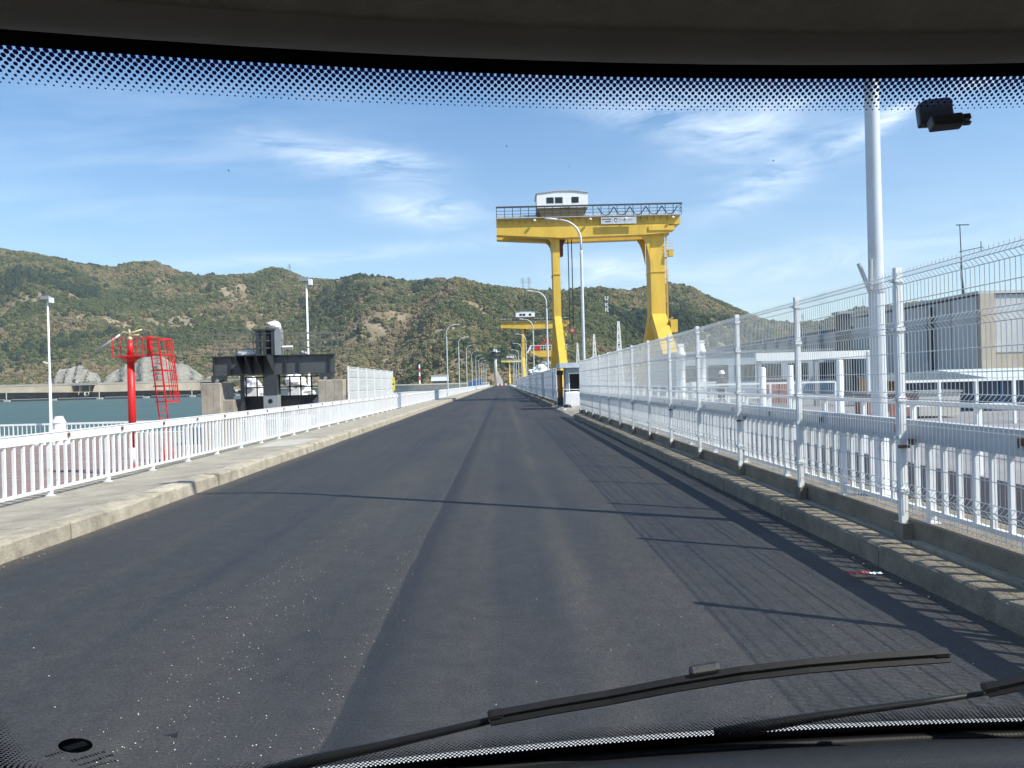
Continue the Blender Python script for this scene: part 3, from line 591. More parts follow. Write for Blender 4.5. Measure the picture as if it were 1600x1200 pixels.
# ------------------------------------------------------------------ gantry cranes
def gantry(label, mat, group='yellow gantry cranes over the crest'):
    g = thing('gantry_crane', label, 'crane', (.35, 80, .3), group); dz = -.3
    XA, XB = -.55, 18.6; YG = [0.0, 2.6]
    for gi_, y in enumerate(YG):
        f = -1 if gi_ == 0 else 1
        MB().box(XA, XB-.05, y-.45, y+.45, 17.9+dz, 18.75+dz).build('upper_girder', mat, g)
        MB().prism([(XA, 17.15), (XA+2.2, 17.0), (5.2, 16.78), (6.2, 16.72), (15.0, 16.85), (15.6, 16.9), (17.3, 17.0), (17.3, 17.88), (XA, 17.88)], 'y', y-.55, y+.55).build('lower_girder', mat, g).location.z = dz
        # walkway with brackets and railing on the outer side
        ya, yb = (y-.95, y-.45) if f < 0 else (y+.45, y+.95)
        MB().box(XA, XB, ya, yb, 18.76+dz, 18.82+dz).build('walkway', MGALV, g)
        br = MB()
        for k in range(27):
            x = XA+.3+.7*k; br.prism([(y+f*.45, 18.2+dz), (y+f*.45, 18.75+dz), (y+f*.92, 18.75+dz)], 'x', x, x+.05)
        br.build('bracket', mat, g)
        yr = y + f*.9; ra = MB()
        for k in range(24): ra.bar((XA+.04+.83*k, yr, 18.8+dz), (XA+.04+.83*k, yr, 19.85+dz), .06, .06)
        ra.bar((XA, yr, 19.2+dz), (XB, yr, 19.2+dz), .04, .04).bar((XA, yr, 19.52+dz), (XB, yr, 19.52+dz), .04, .04)
        for xx in (XA+.03, XB-.03):
            for zc in (19.2, 19.52, 19.86): ra.bar((xx, yr, zc+dz), (xx, y, zc+dz), .04, .04)
        ra.build('walkway_railing', MBLACK, g)
        MB().box(XA, XB+.1, yr-.06, yr+.06, 19.84+dz, 20.0+dz).build('cable_channel', MGALV if gi_ else pmat('cable_channel_dark', (.05,.05,.055), .5), g)
        MB().prism([(14.5, 16.85), (15.38, 16.85), (15.38, 14.2), (15.25, 14.9), (15.05, 15.8), (14.8, 16.4)], 'y', y-.12, y+.12).build('knee_bracket', mat, g).location.z = dz
        MB().prism([(4.6, 16.8), (5.24, 16.8), (5.24, 15.7), (5.15, 16.2), (4.95, 16.55)], 'y', y-.12, y+.12).build('knee_bracket', mat, g).location.z = dz
        MB().box(15.2, 17.9, y-.66, y+.66, 17.25+dz, 17.7+dz).build('leg_head', mat, g)
        if gi_ == 0:
            for x in (3.4, 9.15, 12.8, 17.7): MB().lathe([(.02, 0), (.14, .04), (.16, .12), (.05, .22)], (x, y-.98, 18.38+dz), 10).build('floodlight', pmat('lamp_glass', (.85,.85,.80), .3), g)
            cab = MB()
            for k in range(5):
                x0 = 10.0+1.66*k; cab.tube([(x0+1.6*u, y-.7, 19.75+dz-.85*4*u*(1-u)) for u in np.linspace(0, 1, 9)], .05, 5)
            cab.build('festoon_cable', MBLACK, g)
            mk = MB().box(17.2, 17.9, y-.2, y+.6, 15.2+dz, 15.28+dz)
            for k in range(4): mk.bar((17.85, y-.2, 15.28+.33*k+dz), (17.25, y-.2, 15.28+.33*k+dz), .04)
            mk.box(17.3, 17.8, y-.3, y+.3, 14.6+dz, 15.2+dz).build('side_platform', mat, g)
            MB().box(17.05, 17.75, y-1.6, y-.7, 6.6+dz, 7.9+dz).build('switch_cabinet', mat, g)
    lad = MB()
    for yy_ in (.9, 1.35): lad.bar((17.35, yy_, 8.0+dz), (17.35, yy_, 17.6+dz), .05)
    for k in range(32): lad.bar((17.35, .9, 8.1+.3*k+dz), (17.35, 1.35, 8.1+.3*k+dz), .035)
    lad.build('ladder', mat, g)
    for z_ in (10.0, 12.4, 14.6): MB().box(17.0, 17.4, .8, 1.5, z_+dz, z_+.06+dz).build('ladder_bracket', mat, g)
    for x_ in (1.6, 4.4, 7.9, 11.0, 14.2): MB().box(x_, x_+.06, -.565, -.551, 16.95+dz, 17.85+dz).box(x_, x_+.06, -.465, -.451, 17.92+dz, 18.72+dz).build('splice_plate', mat, g)
    # one broad leg each side, parting into two raking feet below mid height
    for (xl, w) in ((5.62, .74), (16.2, 1.5)):
        MB().box(xl-w/2, xl+w/2, .1, 2.5, 8.3+dz, 17.2+dz).build('leg', mat, g)
        MB().box(xl-w/2-.06, xl+w/2+.06, .02, 2.58, 8.2+dz, 8.42+dz).box(xl-w/2-.05, xl+w/2+.05, .03, 2.57, 13.0+dz, 13.12+dz).build('flange', mat, g)
        for yk, yf in ((.75, -8.0), (1.85, 10.6)):
            MB().bar((xl, yk, 8.5+dz), (xl, yf, .9+dz), 1.1, w-.02, (1,0,0)).build('raking_leg', mat, g)
            bog = MB().box(xl-.5, xl+.5, yf-1.6, yf+1.6, .28+dz, 1.0+dz)
            for q in (-1.1, -.4, .4, 1.1): bog.tube([(xl-.2, yf+q, .30+dz), (xl+.2, yf+q, .30+dz)], .28, 12)
            bog.build('bogie', mat, g)
    MB().box(XA, XA+.4, .46, 2.14, 17.9+dz, 18.7+dz).build('end_carriage', mat, g); MB().box(XB-.5, XB-.1, .46, 2.14, 17.9+dz, 18.7+dz).build('end_carriage', mat, g)
    # trolley with white machine house
    MB().prism([(3.7, 19.85), (9.0, 19.85), (8.4, 18.95), (4.2, 18.95)], 'y', -.35, 3.0).build('trolley_frame', pmat('trolley_dark', (.10,.085,.05), .6), g).location.z = dz
    hs = MB().prism([(3.72, 19.87), (9.02, 19.87), (9.02, 21.35), (7.6, 21.55), (6.0, 21.58), (3.72, 21.35)], 'y', -.40, 3.1).build('machine_house', MW, g); hs.location.z = dz
    MB().prism([(3.62, 21.36), (6.0, 21.60), (7.6, 21.57), (9.1, 21.36), (9.1, 21.42), (7.6, 21.64), (6.0, 21.68), (3.62, 21.44)], 'y', -.5, 3.2).build('house_roof', MGALV, hs)
    for x in (4.72, 5.62, 7.32): MB().box(x, x+.74, -.43, -.39, 20.35, 20.95).build('window', MGLASSD, hs)
    MB().box(6.42, 7.22, -.425, -.40, 19.9, 21.02).build('door', MW, hs)
    MB().prism([(5.6, 16.9), (6.75, 16.9), (6.4, 16.1), (6.4, 15.1), (5.98, 15.1), (5.95, 16.1)], 'y', .7, 1.9).build('hoist_guide', MDRED, g).location.z = dz
    for x in (6.98, 7.36): MB().tube([(x, 1.3, 18.0+dz), (x, 1.3, 7.6+dz)], .055, 6).build('hoist_rope', MBLACK, g)
    hk = MB().tube([(7.17, 1.1, 7.2+dz), (7.17, 1.5, 7.2+dz)], .36, 18).build('hook_block', pmat('faded_red', (.26,.05,.04), .6), g); MB().tube([(7.17, 1.06, 7.2+dz), (7.17, 1.1, 7.2+dz)], .18, 12).build('axle_cap', MMGREY, hk); MB().tube([(7.17, 1.3, 6.78+dz), (7.17, 1.3, 6.2+dz), (7.35, 1.3, 5.95+dz), (7.1, 1.3, 5.8+dz)], .08, 6).build('hook', MBLACK, hk)
    return g
c0 = gantry('big yellow gantry crane nearest the camera with a white machine house on top', MYEL)
# company board on the near crane
sg_ = thing('crane_board', 'white notice board with dark lettering and emblem on the near crane girder', 'sign', (.35, 80, 0))
for k, (a, b_) in enumerate([(10.25, 11.42), (11.44, 12.66), (12.68, 13.9)]): MB().box(a, b_, -1.0, -.96, 17.93, 18.62).build('panel', pmat('board_white', (.5,.52,.56), .5), sg_)
lt = MB(); rs = random.Random(4); x = 10.32
while x < 11.3: w_ = rs.uniform(.05, .12); lt.box(x, x+w_, -1.008, -1.0, 18.36, 18.50); x += w_+.035
x = 10.66
while x < 11.25: w_ = rs.uniform(.05, .12); lt.box(x, x+w_, -1.008, -1.0, 18.12, 18.25); x += w_+.035
lt.build('lettering', MDGREY, sg_)
MB().prism([(11.6,18.50), (11.93,18.50), (11.9,18.2), (11.765,18.1), (11.63,18.2)], 'y', -1.008, -1.0).build('emblem', MBLACK, sg_)
MB().box(11.69, 11.84, -1.014, -1.008, 18.2, 18.38).build('emblem_field', MW, sg_)
MB().prism([(12.05,18.5), (12.55,18.42), (12.3,18.2), (12.1,18.24)], 'y', -1.006, -1.0).build('map_mark', MBLUEG, sg_); MB().prism([(13.0,18.42), (13.3,18.48), (13.6,18.36), (13.4,18.2), (13.1,18.25)], 'y', -1.006, -1.0).build('map_mark', MBLUEG, sg_)
copy_tree(c0, (.5, 214, .3), 'middle yellow gantry crane farther along the crest, seen behind the near leg')
c3 = gantry('pale yellow gantry crane at the far end of the crest', MYEL2); c3.location = (0, 560, .3)

# slewing deck crane with red frame, beyond the near gantry
dk = thing('deck_crane', 'yellow portal with white railed deck and red A-frame behind the near gantry', 'crane', (0, 150, .3))
MB().prism([(5.6, 7.6), (5.6, 7.1), (7.4, 6.4), (12.6, 6.4), (12.6, 7.6)], 'y', -2, 2).build('deck', MYEL, dk)
for x in (8.2, 9.4, 12.0): MB().box(x, x+.62, -1.6, -.9, 0, 6.4).box(x, x+.62, .9, 1.6, 0, 6.4).build('leg', MYEL, dk)
rl2 = MB()
for k in range(15): rl2.bar((5.6+.5*k, -2, 7.6), (5.6+.5*k, -2, 8.6), .07)
rl2.bar((5.6, -2, 8.6), (12.6, -2, 8.6), .09).bar((5.6, -2, 8.1), (12.6, -2, 8.1), .06).bar((5.0, -2, 7.2), (5.7, -2, 8.6), .3).build('deck_railing', MW, dk)
MB().box(6.5, 7.4, -2.05, -1.9, 7.6, 8.5).build('red_screen', MRED, dk)
MB().bar((7.2, -1, 8.0), (8.7, -1, 10.1), .16).bar((8.7, -1, 10.1), (10.4, -1, 8.0), .16).bar((8.0, -1, 9.0), (9.5, -1, 9.0), .12).build('a_frame', MRED, dk)

# white wrapped machinery above the far fence
def lumpy(name, c, r, mat, parent=None, seed=0, n=14, amp=.25):
    rs = np.random.default_rng(seed); ph = rs.uniform(0, 6, 6)
    def fn(u, v):
        a, b_ = u*2*math.pi, (v-.5)*math.pi*.998
        k = 1 + amp*(math.sin(3*a+ph[0])*math.cos(2*b_+ph[1])*.5 + math.sin(5*b_+2*a+ph[2])*.35 + math.sin(7*a-3*b_+ph[3])*.2)
        return (c[0]+r[0]*k*math.cos(b_)*math.cos(a), c[1]+r[1]*k*math.cos(b_)*math.sin(a), c[2]+r[2]*k*math.sin(b_))
    return MB().grid(fn, n*2, n).build(name, mat, parent, False)
for k, (x, y, z, r) in enumerate([(5.2,104,3.2,1.1), (6.3,108,3.6,1.3), (4.9,112,3.0,.9)]):
    o = lumpy('wrapped_machine', (0,0,0), (r, r*1.2, r*.8), MTARP if k != 1 else MMGREY, None, k, 10, .5); o.location = (x, y, z)
    st = MB().box(-r*.6, r*.6, -r*.6, r*.6, -z+.3, -.2).build('stand', MDGREY, o)
    tag(o, ['white wrapped machine peeping above the far mesh fence', 'grey wrapped machine above the far fence, between the white ones', 'smallest white wrapped machine above the far fence'][k], 'machine', 'wrapped machines beyond the far fence')

# control tower, mole, gates and small buildings at the end of the crest
tw = thing('control_tower', 'slender concrete control tower with a dark round cabin at the road end', 'tower', (-5.0, 600, 0))
MB().lathe([(1.5, 0), (1.25, 12), (1.15, 21.5)], n=20).build('shaft', MCONCL, tw, True)
MB().lathe([(1.2, 21.4), (3.0, 22.4), (3.5, 23.2), (3.5, 24.0)], n=20).build('cabin_base', MDGREY, tw, True)
MB().lathe([(3.45, 24.02), (3.75, 26.2)], n=20).build('cabin_glazing', MGLASSD, tw, True); MB().lathe([(4.0, 26.22), (3.9, 26.7), (1.2, 27.0)], n=20).build('cabin_roof', MBLUEG, tw, True)
MB().box(-1.2, -.2, -.6, .4, 27, 28.6).box(.3, 1.5, -.4, .6, 27, 28.2).build('antenna_box', MW, tw); MB().box(1.1, 5.5, 1, 3, 0, 4).prism([(1.2, 4), (5.5, 4), (1.2, 12)], 'y', 1, 1.6).build('annex', MCONCL, tw)
struct('mole', MB().box(-160, -9, 505, 530, -10, 2.6).box(-160, -9, 503, 505, 1.9, 2.7), MCONCL)
ht = thing('white_hut', 'small white flat-roofed hut on the grey mole', 'building', (-41.5, 508, 2.7)); MB().box(-5.5, 5.5, 0, 8, 1.6, 5.2).build('wall', MW, ht); MB().box(-4.5, 4.5, .2, 7.8, 0, 1.6).build('base', MDGREY, ht); MB().box(-6, 6, -.5, 8.5, 5.2, 5.6).build('roof', MMGREY, ht)
st = thing('striped_mast', 'red and white banded mast standing on the mole', 'mast', (-55, 512, 2.6))
for k in range(5): MB().lathe([(.55, 0), (.5, 2.6)], (0, 0, 2.6*k), 10).build('band', MRED if k % 2 else MW, st)
for k, (x, y, a, h) in enumerate([(-13.5, 380, 2.6, 3.6), (-11.5, 400, 2.2, 4.2), (-15.2, 366, 2.0, 3.0)]):
    gq = thing('lock_gate_post', ['blue steel lock gate cabinet at the far left of the road end', 'tallest blue cabinet at the road end', 'low blue cabinet left of the other two at the road end'][k], 'cabinet', (x, y, -2.0), 'blue cabinets at the end of the road')
    MB().box(-a/2, a/2, -1, 1, 0, h+2).build('body', MBLUE, gq); MB().box(-a/2-.15, a/2+.15, -1.1, 1.1, h+2, h+2.25).build('lid', MBLUEG, gq)
struct('lock_apron', MB().box(-60, -8.32, 340, 504, -14, -2.0), MCONCL)
struct('bank', MB().grid(lambda u, v: (-70+260*u, 562+150*v, -1.5+ (1.6 if v < .2 else 0) + 14*v*v + 2.2*math.sin(u*31+v*5)*v), 40, 20), pmat('bank_soil', (.26,.19,.115), 1, 0, .3, .08, spec=0))
bx = thing('barrier_gate', 'low red and white barrier across the far end of the road', 'barrier', (0, 545, 0))
for k in range(5): MB().box(-3.6+1.4*k, -2.6+1.4*k, -.2, .2, .0, 1.5).build('block', MRED if k % 2 else MW, bx)

# ------------------------------------------------------------------ water-side platform
PZ = -2.4
wr2 = thing('edge_railing', 'white railing along the water edge of the lower platform', 'railing', (0, 69.5, -1.92))
tm = MB().box(0, 3.96, -.04, .04, 1.05, 1.22).mesh('top_rail', MW); bm2 = MB().box(0, 3.96, -.03, .03, .14, .2).mesh('bottom_rail', MW)
pm2 = MB().box(-.04, .04, -.04, .04, 0, 1.08).mesh('post', MW); ba2 = MB().box(-.028, .028, -.028, .028, .2, 1.05).mesh('baluster', MW)
for k in range(16):
    x = -62+4*k-.0; 
    if x > -9: break
    obj('top_rail', tm, wr2, (x, 0, 0)); obj('bottom_rail', bm2, wr2, (x, 0, 0))
    for j in range(10):
        if j % 5 == 0: obj('post', pm2, wr2, (x+.4*j, 0, 0))
        else: obj('baluster', ba2, wr2, (x+.4*j, 0, 0))
struct('platform_upstand', MB().box(-70, -8.4, 69.2, 70.6, -2.5, -1.92), MCONC)
def cam_mast(label, x, y, top, r):
    t_ = thing('floodlight_mast', label, 'mast', (x, y, PZ), 'white masts on the water-side platform')
    h = top-PZ
    MB().lathe([(r*1.9, 0), (r*1.9, .06), (r*1.15, .08), (r*1.1, h*.45), (r*.85, h*.46), (r*.7, h-.1)], n=12).build('pole', MW, t_, True)
    MB().box(-.55, .18, -.22, .22, h-.1, h+.22).build('floodlight_box', MMGREY, t_); MB().box(.2, .45, -.2, .2, h-.4, h+.05).build('control_gear', MW, t_)
    MB().bar((-.1, 0, h*.55), (-.5, 0, h*.56), .12).build('bracket', MW, t_)
    return t_
cam_mast('white floodlight mast by the white capstan, left of the red monitor tower', -40.1, 68.6, 10.4, .105)
cam_mast('white floodlight mast rising behind the black hoist beam', -15.3, 61.0, 10.4, .10)
cp = thing('white_capstan', 'white rounded capstan at the foot of the left floodlight mast', 'capstan', (-37.9, 66, PZ))
MB().lathe([(.8, 0), (.8, .4), (.62, .6), (.72, 1.1), (.5, 1.3), (.5, 1.8), (.56, 1.85), (.34, 2.3), (.32, 2.4)], n=14).build('body', MTARP, cp); MB().box(-1.9, -1.0, -.5, .5, 0, .75).build('motor', MTARP, cp)
dkb = thing('mooring_box', 'dark blue crate on the platform behind the railing', 'crate', (-24.6, 62, PZ)); MB().box(-1, 1, -.6, .6, 0, 1.3).build('body', MDBLUE, dkb); MB().box(-1.05, 1.05, -.65, .65, 1.3, 1.4).build('lid', MMGREY, dkb)

# red fire-monitor tower
ft = thing('monitor_tower', 'red tower with water monitor on a railed platform and caged ladder', 'tower', (-19.2, 40, PZ))
H = 6.1
MB().lathe([(.19, 1.4), (.18, H-.02)], n=20).build('column', MRED, ft, True); MB().lathe([(.45, 0), (.45, .05), (.20, .06), (.20, .55)], n=20).build('column_base', MRED, ft, True)
MB().lathe([(.198, .55), (.198, 1.4)], n=20).build('white_band', MW, ft, True)
MB().box(-.74, .85, -.45, .45, H, H+.06).build('platform', MRED, ft)
gs = MB()
for a in ((-.85, -.8), (-.85, .8), (.85, -.8), (.85, .8)): gs.prism([(0, H-.45), (0, H), (1, H)], 'y', -.03, .03)
o = MB().tube([(0, 0, H-.32), (0, 0, H-.22), (0, 0, H)], [.18, .26, .62], 4).build('bracket_cone', MRED, ft)
rg = MB()
for a in ((-.70, -.42), (-.70, .42), (.1, .42), (.82, .42), (.82, -.42)): rg.bar((a[0], a[1], H+.05), (a[0]*1.04, a[1], H+1.0), .035)
for z in (H+.5, H+1.0): rg.bar((-.72, -.42, z), (-.72, .42, z), .035).bar((-.72, .42, z), (.85, .42, z), .035)
rg.build('platform_railing', MRED, ft)
MB().lathe([(.17, H+.06), (.11, H+.85)], n=14).build('pedestal', MRED, ft, True)
MTAN = pmat('brass_monitor', (.55, .46, .28), .45, .2, .15, 4)
mo = MB().lathe([(.10, H+.85), (.13, H+.9), (.13, H+1.0), (.08, H+1.05)], n=12).tube([(0, 0, H+1.0), (-.02, 0, H+1.3), (-.05, 0, H+1.42)], .055, 8).tube([(-.3, 0, H+1.28), (0, 0, H+1.22), (.62, 0, H+1.40)], .05, 8).tube([(0, 0, H+1.1), (.5, -.1, H+1.12)], .045, 8).tube([(-.62, 0, H+1.08), (-.3, 0, H+1.3), (-.1, 0, H+1.22)], .05, 8).build('monitor_body', MTAN, ft, True)
MB().tube([(-.5, 0, H+1.17), (-1.82, 0, H+.30)], [.06, .05], 10).build('monitor_barrel', MGALV, ft, True)
ld = MB(); p0, p1 = Vector((1.05, -.15, H+1.0)), Vector((1.75, -.15, .1)); RV = Vector((.30, .30, 0))
for s_ in (0, 1): ld.bar(p0+RV*s_, p1+RV*s_, .055, .055)
ld.build('ladder_rail', MRED, ft)
rmesh = MB()
for k in range(25):
    c = p0.lerp(p1, k/25); obj('ladder_rung', MB().bar((0,0,0), tuple(RV), .03).mesh('ladder_rung', MRED), ft, tuple(c))
for k in range(5):
    c = p0.lerp(p1, .02+.115*k); hp = MB()
    pts = [c-RV*.25] + [c+RV*.5+Vector((.42+.50*math.sin(a), -.05-.44*math.cos(a), 0)) for a in np.linspace(0, math.pi, 7)] + [c+RV*1.25]
    for a, b_ in zip(pts[:-1], pts[1:]): hp.bar(a, b_, .035, .07)
    hp.build('cage_hoop', MRED, ft)
cg = MB(); c0_, c1_ = p0.lerp(p1, .02), p0.lerp(p1, .48)
for a in (0.1, .55, 1.0, 1.57, 2.1, 2.6, 3.05):
    d = RV*.5+Vector((.42+.50*math.sin(a), -.05-.44*math.cos(a), 0)); cg.bar(c0_+d, c1_+d, .032, .032)
cg.build('cage_strap', MRED, ft)
MB().box(.88, 1.10, -.1, .10, H+.0, H+1.05).build('gate_screen', MRED, ft)

# gate hoist: black plate girder on concrete piers
gh = thing('gate_hoist', 'black steel hoist beam with railed top standing on concrete piers', 'hoist', (-13.3, 45, PZ))
B0, B1 = 5.08, 6.22
MB().box(-3.55, 3.55, -.03, .03, B0+.06, B1-.06).build('web', pmat('web_grey', (.075,.08,.085), .45, 0, .15, 1.5), gh)
MB().box(-3.58, 3.58, -.22, .22, B1-.06, B1).build('top_flange', MDGREY, gh); MB().box(-3.58, 3.58, -.20, .20, B0, B0+.05).build('bottom_flange', MDGREY, gh)
for x, w in ((-3.4,.20), (-2.45,.19), (.75,.19), (1.5,.19), (3.3,.20)):
    MB().prism([(-w, B0+.05), (-w*.8, B1-.06), (-.03, B1-.06), (-.03, B0+.05)], 'x', x-.025, x+.025).build('stiffener', MDGREY, gh)
for x in (-3.25, 3.0): MB().box(x-.30, x+.42, -.3, .3, B0-.32, B0).build('bearing', MDGREY, gh); MB().tube([(x+.05, -.36, B0-.28), (x+.05, .36, B0-.28)], .1, 12).build('bearing_pin', MMGREY, gh)
rg = MB()
for x in np.linspace(-3.45, 3.45, 8): rg.bar((x, -.2, B1), (x, -.2, B1+1.28), .045); rg.bar((x+.25, .2, B1), (x+.25, .2, B1+1.25), .045)
for z in (.42, .84, 1.27): rg.bar((-3.6, -.2, B1+z), (3.5, -.2, B1+z), .045); rg.bar((-3.4, .4, B1+z-.02), (3.9, .4, B1+z-.02), .05)
rg.bar((-3.6, -.2, B1+1.27), (-4.1, -.2, B1+1.2), .045).build('top_railing', pmat('railing_grey', (.17,.165,.15), .5), gh)
for x in (-1.75, -1.2, -.6, .02): MB().prism([(-1.35, B1-.07), (-1.35, B1-.22), (-.22, B0+.06), (-.03, B0+.06), (-.03, B1-.07)], 'x', x-.025, x+.025).build('gusset_plate', MDGREY, gh)
MB().box(-1.8, .06, -1.4, -.23, B1-.06, B1-.01).build('front_platform', MDGREY, gh)
MB().box(-.55, .25, -.38, -.30, 3.9, B0).box(-.55, .25, .30, .38, 3.9, B0).box(-.5, .2, -.30, .30, 3.9, B0).build('upper_column', MDGREY, gh)
MB().prism([(-.55, 2.9), (.25, 2.9), (.25, 3.9), (-.55, 3.9)], 'y', -.36, .36).build('lower_column', MMGREY, gh)
MB().tube([(-.15, -.375, 3.55), (-.15, -.362, 3.55)], .13, 16).build('pin_hole', MBLACK, gh)
for x in (-.85, -.45, .05): MB().box(x-.09, x+.09, -.3, .3, B1, B1+1.42).box(x-.17, x+.17, -.34, .34, B1+1.42, B1+1.52).build('cylinder_post', MDGREY, gh)
MB().lathe([(.3, B1), (.3, B1+1.3), (.2, B1+1.45)], (-.3, .1, 0), 14).build('hydraulic_cylinder', MBLACK, gh, True)
MB().box(.16, .5, -.3, .3, B1, B1+1.5).build('side_plate', MMGREY, gh)
lumpy('white_cover', (.1, 0, B1+1.72), (.36, .36, .26), MTARP, gh, 3, 8, .3)
MB().tube([(.55, -.1, B1+.42), (1.15, -.1, B1+.42)], .11, 10).build('motor', MTARP, gh)
lumpy('white_cover', (-1.6, .5, B1+.12), (.75, .5, .22), MTARP, gh, 5, 8, .15)
MB().box(-1.9, 2.75, .5, 1.1, 2.7, 3.85).build('lower_girder', MBLACK, gh)
lr = MB()
for x in np.linspace(-1.8, 2.7, 8): lr.bar((x, .45, 3.85), (x, .45, 5.0), .07)
for z in (4.35, 4.95): lr.bar((-1.8, .45, z), (2.7, .45, z), .07)
lr.build('lower_railing', MBLACK, gh)
MB().box(-1.95, -1.75, -.1, .1, 2.7, 5.08).build('strut', MDGREY, gh); MB().bar((2.4, -.2, 3.6), (3.1, -.2, 2.9), .35).build('strut', MMGREY, gh)
for k, (x0, x1, y0, y1, zt) in enumerate([(-3.95, -2.82, -.9, 1.3, 4.68), (-2.84, -2.2, -.5, 1.1, 3.7), (2.72, 4.2, -.9, 1.6, 4.70), (4.22, 4.7, -.2, 1.6, 4.72)]):
    pr = tag(MB().box(x0, x1, y0, y1, 0, zt).build('concrete_pier', MCONC, None, loc=(-13.3, 45, PZ)), ['tall stained concrete pier under the water end of the hoist beam', 'lower concrete block against the left hoist pier', 'broad concrete pier under the road end of the hoist beam', 'narrow concrete pier beside the mesh fence'][k], 'pier', 'concrete piers of the gate hoist')
    soft(pr, .04)
    jn = MB()
    for q in (.33, .66): jn.box(x0+(x1-x0)*q-.012, x0+(x1-x0)*q+.012, y0-.012, y0-.002, .2, zt-.02)
    jn.build('casting_seam', MCONC, pr)
for k, (x, z, r, yy) in enumerate([(-15.9, 2.15, .52, 49), (-13.3, 2.25, .62, 49.5), (-15.8, 1.45, .6, 50), (-12.9, 1.5, .62, 50)]):
    o = lumpy('wrapped_drive', (0,0,0), (r, r, r*.85), MTARP, None, 20+k, 10, .35); o.location = (x, yy, z)
    MB().box(-.35, .35, -.35, .35, PZ-z, -r*.4).build('pedestal', MTARP, o)
    tag(o, ['white wrapped drive unit left of the hoist column, upper', 'largest white wrapped drive unit right of the hoist column', 'lower white wrapped bundle left of the hoist column', 'lower white wrapped bundle right of the hoist column'][k], 'machine', 'white wrapped drives under the hoist')

# ------------------------------------------------------------------ power-station side, seen through the mesh
DZ = .30
def handrail(label, p, q, h=1.05, pitch=1.6, mids=(.55,), th=.06, mat=MW):
    p, q = Vector(p), Vector(q); L = (q-p).length; n = max(2, int(L/pitch)); t_ = thing('handrail', label, 'railing', tuple(p), 'white handrails beyond the mesh fence'); d = q-p
    pm_ = MB().bar((0,0,0), (0,0,h), th*1.25).mesh('post', mat)
    for k in range(n+1): obj('post', pm_, t_, tuple(d*(k/n)))
    MB().bar((0,0,h), d+Vector((0,0,h)), th*1.2).build('top_rail', mat, t_)
    for z in mids: MB().bar((0,0,h*z), d+Vector((0,0,h*z)), th*.8).build('mid_rail', mat, t_)
    return t_
handrail('white handrail on top of the purple grey trench wall', (6.85, 4, .34), (6.85, 60, .34), 1.0, 1.7)
handrail('white handrail crossing the deck in front of the blue shed', (11.5, 22, DZ), (30, 22, DZ), 1.28, 1.05, (.45,))
handrail('white handrail crossing the deck by the white cylinders', (8.2, 31, DZ), (13.5, 31, DZ), 1.25, 1.8, (.55,))
handrail('white handrail farther back along the deck', (9.2, 27, DZ), (9.2, 70, DZ), 1.1, 2.2, (.5,))
for k, (x, y, h) in enumerate([(10.2, 30, 1.9), (11.3, 30, 1.95), (12.9, 29.2, 2.1), (17.3, 36, 2.6)]):
    o = thing('white_bollard', ['white steel bollard under the left end of the white beam', 'white steel bollard second along under the white beam', 'white steel bollard third along under the white beam', 'tallest white steel bollard at the right end of the white beam'][k], 'bollard', (x, y, DZ), 'white steel bollards on the deck')
    MB().lathe([(.19, 0), (.13, .04), (.13, h-.05), (.10, h)], n=12).build('shaft', MW, o, True)
bmn = thing('portal_beam', 'long white horizontal steel beam on thin columns beyond the fence', 'beam', (0, 38, DZ)); MB().box(12.6, 18.9, -.15, .15, 2.3, 2.7).build('beam', MW, bmn)
for x in (12.75, 15.6, 18.7): MB().box(x-.1, x+.1, -.1, .1, 0, 2.3).build('column', MMGREY, bmn)
for k, (x, h, y) in enumerate([(9.6, 3.3, 41), (10.7, 3.45, 41)]):
    o = thing('white_cylinder', ['white hydraulic cylinder standing beside the white cabinet, left one', 'white hydraulic cylinder standing between the cabinet and the worker'][k], 'cylinder', (x, y, DZ), 'white upright cylinders')
    MB().lathe([(.30, 0), (.30, .1), (.2, .12), (.2, h-.6), (.24, h-.58), (.24, h-.4), (.2, h-.38), (.15, h-.15), (.05, h-.1)], n=16).build('barrel', MW, o, True); MB().box(-.16, .16, -.05, .05, h-.12, h+.1).build('lifting_eye', MW, o)
wc_ = thing('white_cabinet', 'white equipment cabinet with side frames between the cylinders', 'cabinet', (10.1, 39.5, DZ)); MB().box(-.4, .35, -.3, .3, 0, 1.35).build('body', MW, wc_); MB().bar((.35, 0, 1.3), (1.0, 0, 1.3), .06).bar((1.0, 0, 1.3), (1.0, 0, 0), .06).build('side_frame', MW, wc_); MB().bar((-.4, 0, 1.25), (-.85, 0, 1.25), .06).bar((-.85, 0, 1.25), (-.85, 0, 0), .06).build('side_frame', MW, wc_)
MB().box(-.32, .27, -.32, -.3, .15, 1.2).build('door', MW, wc_)

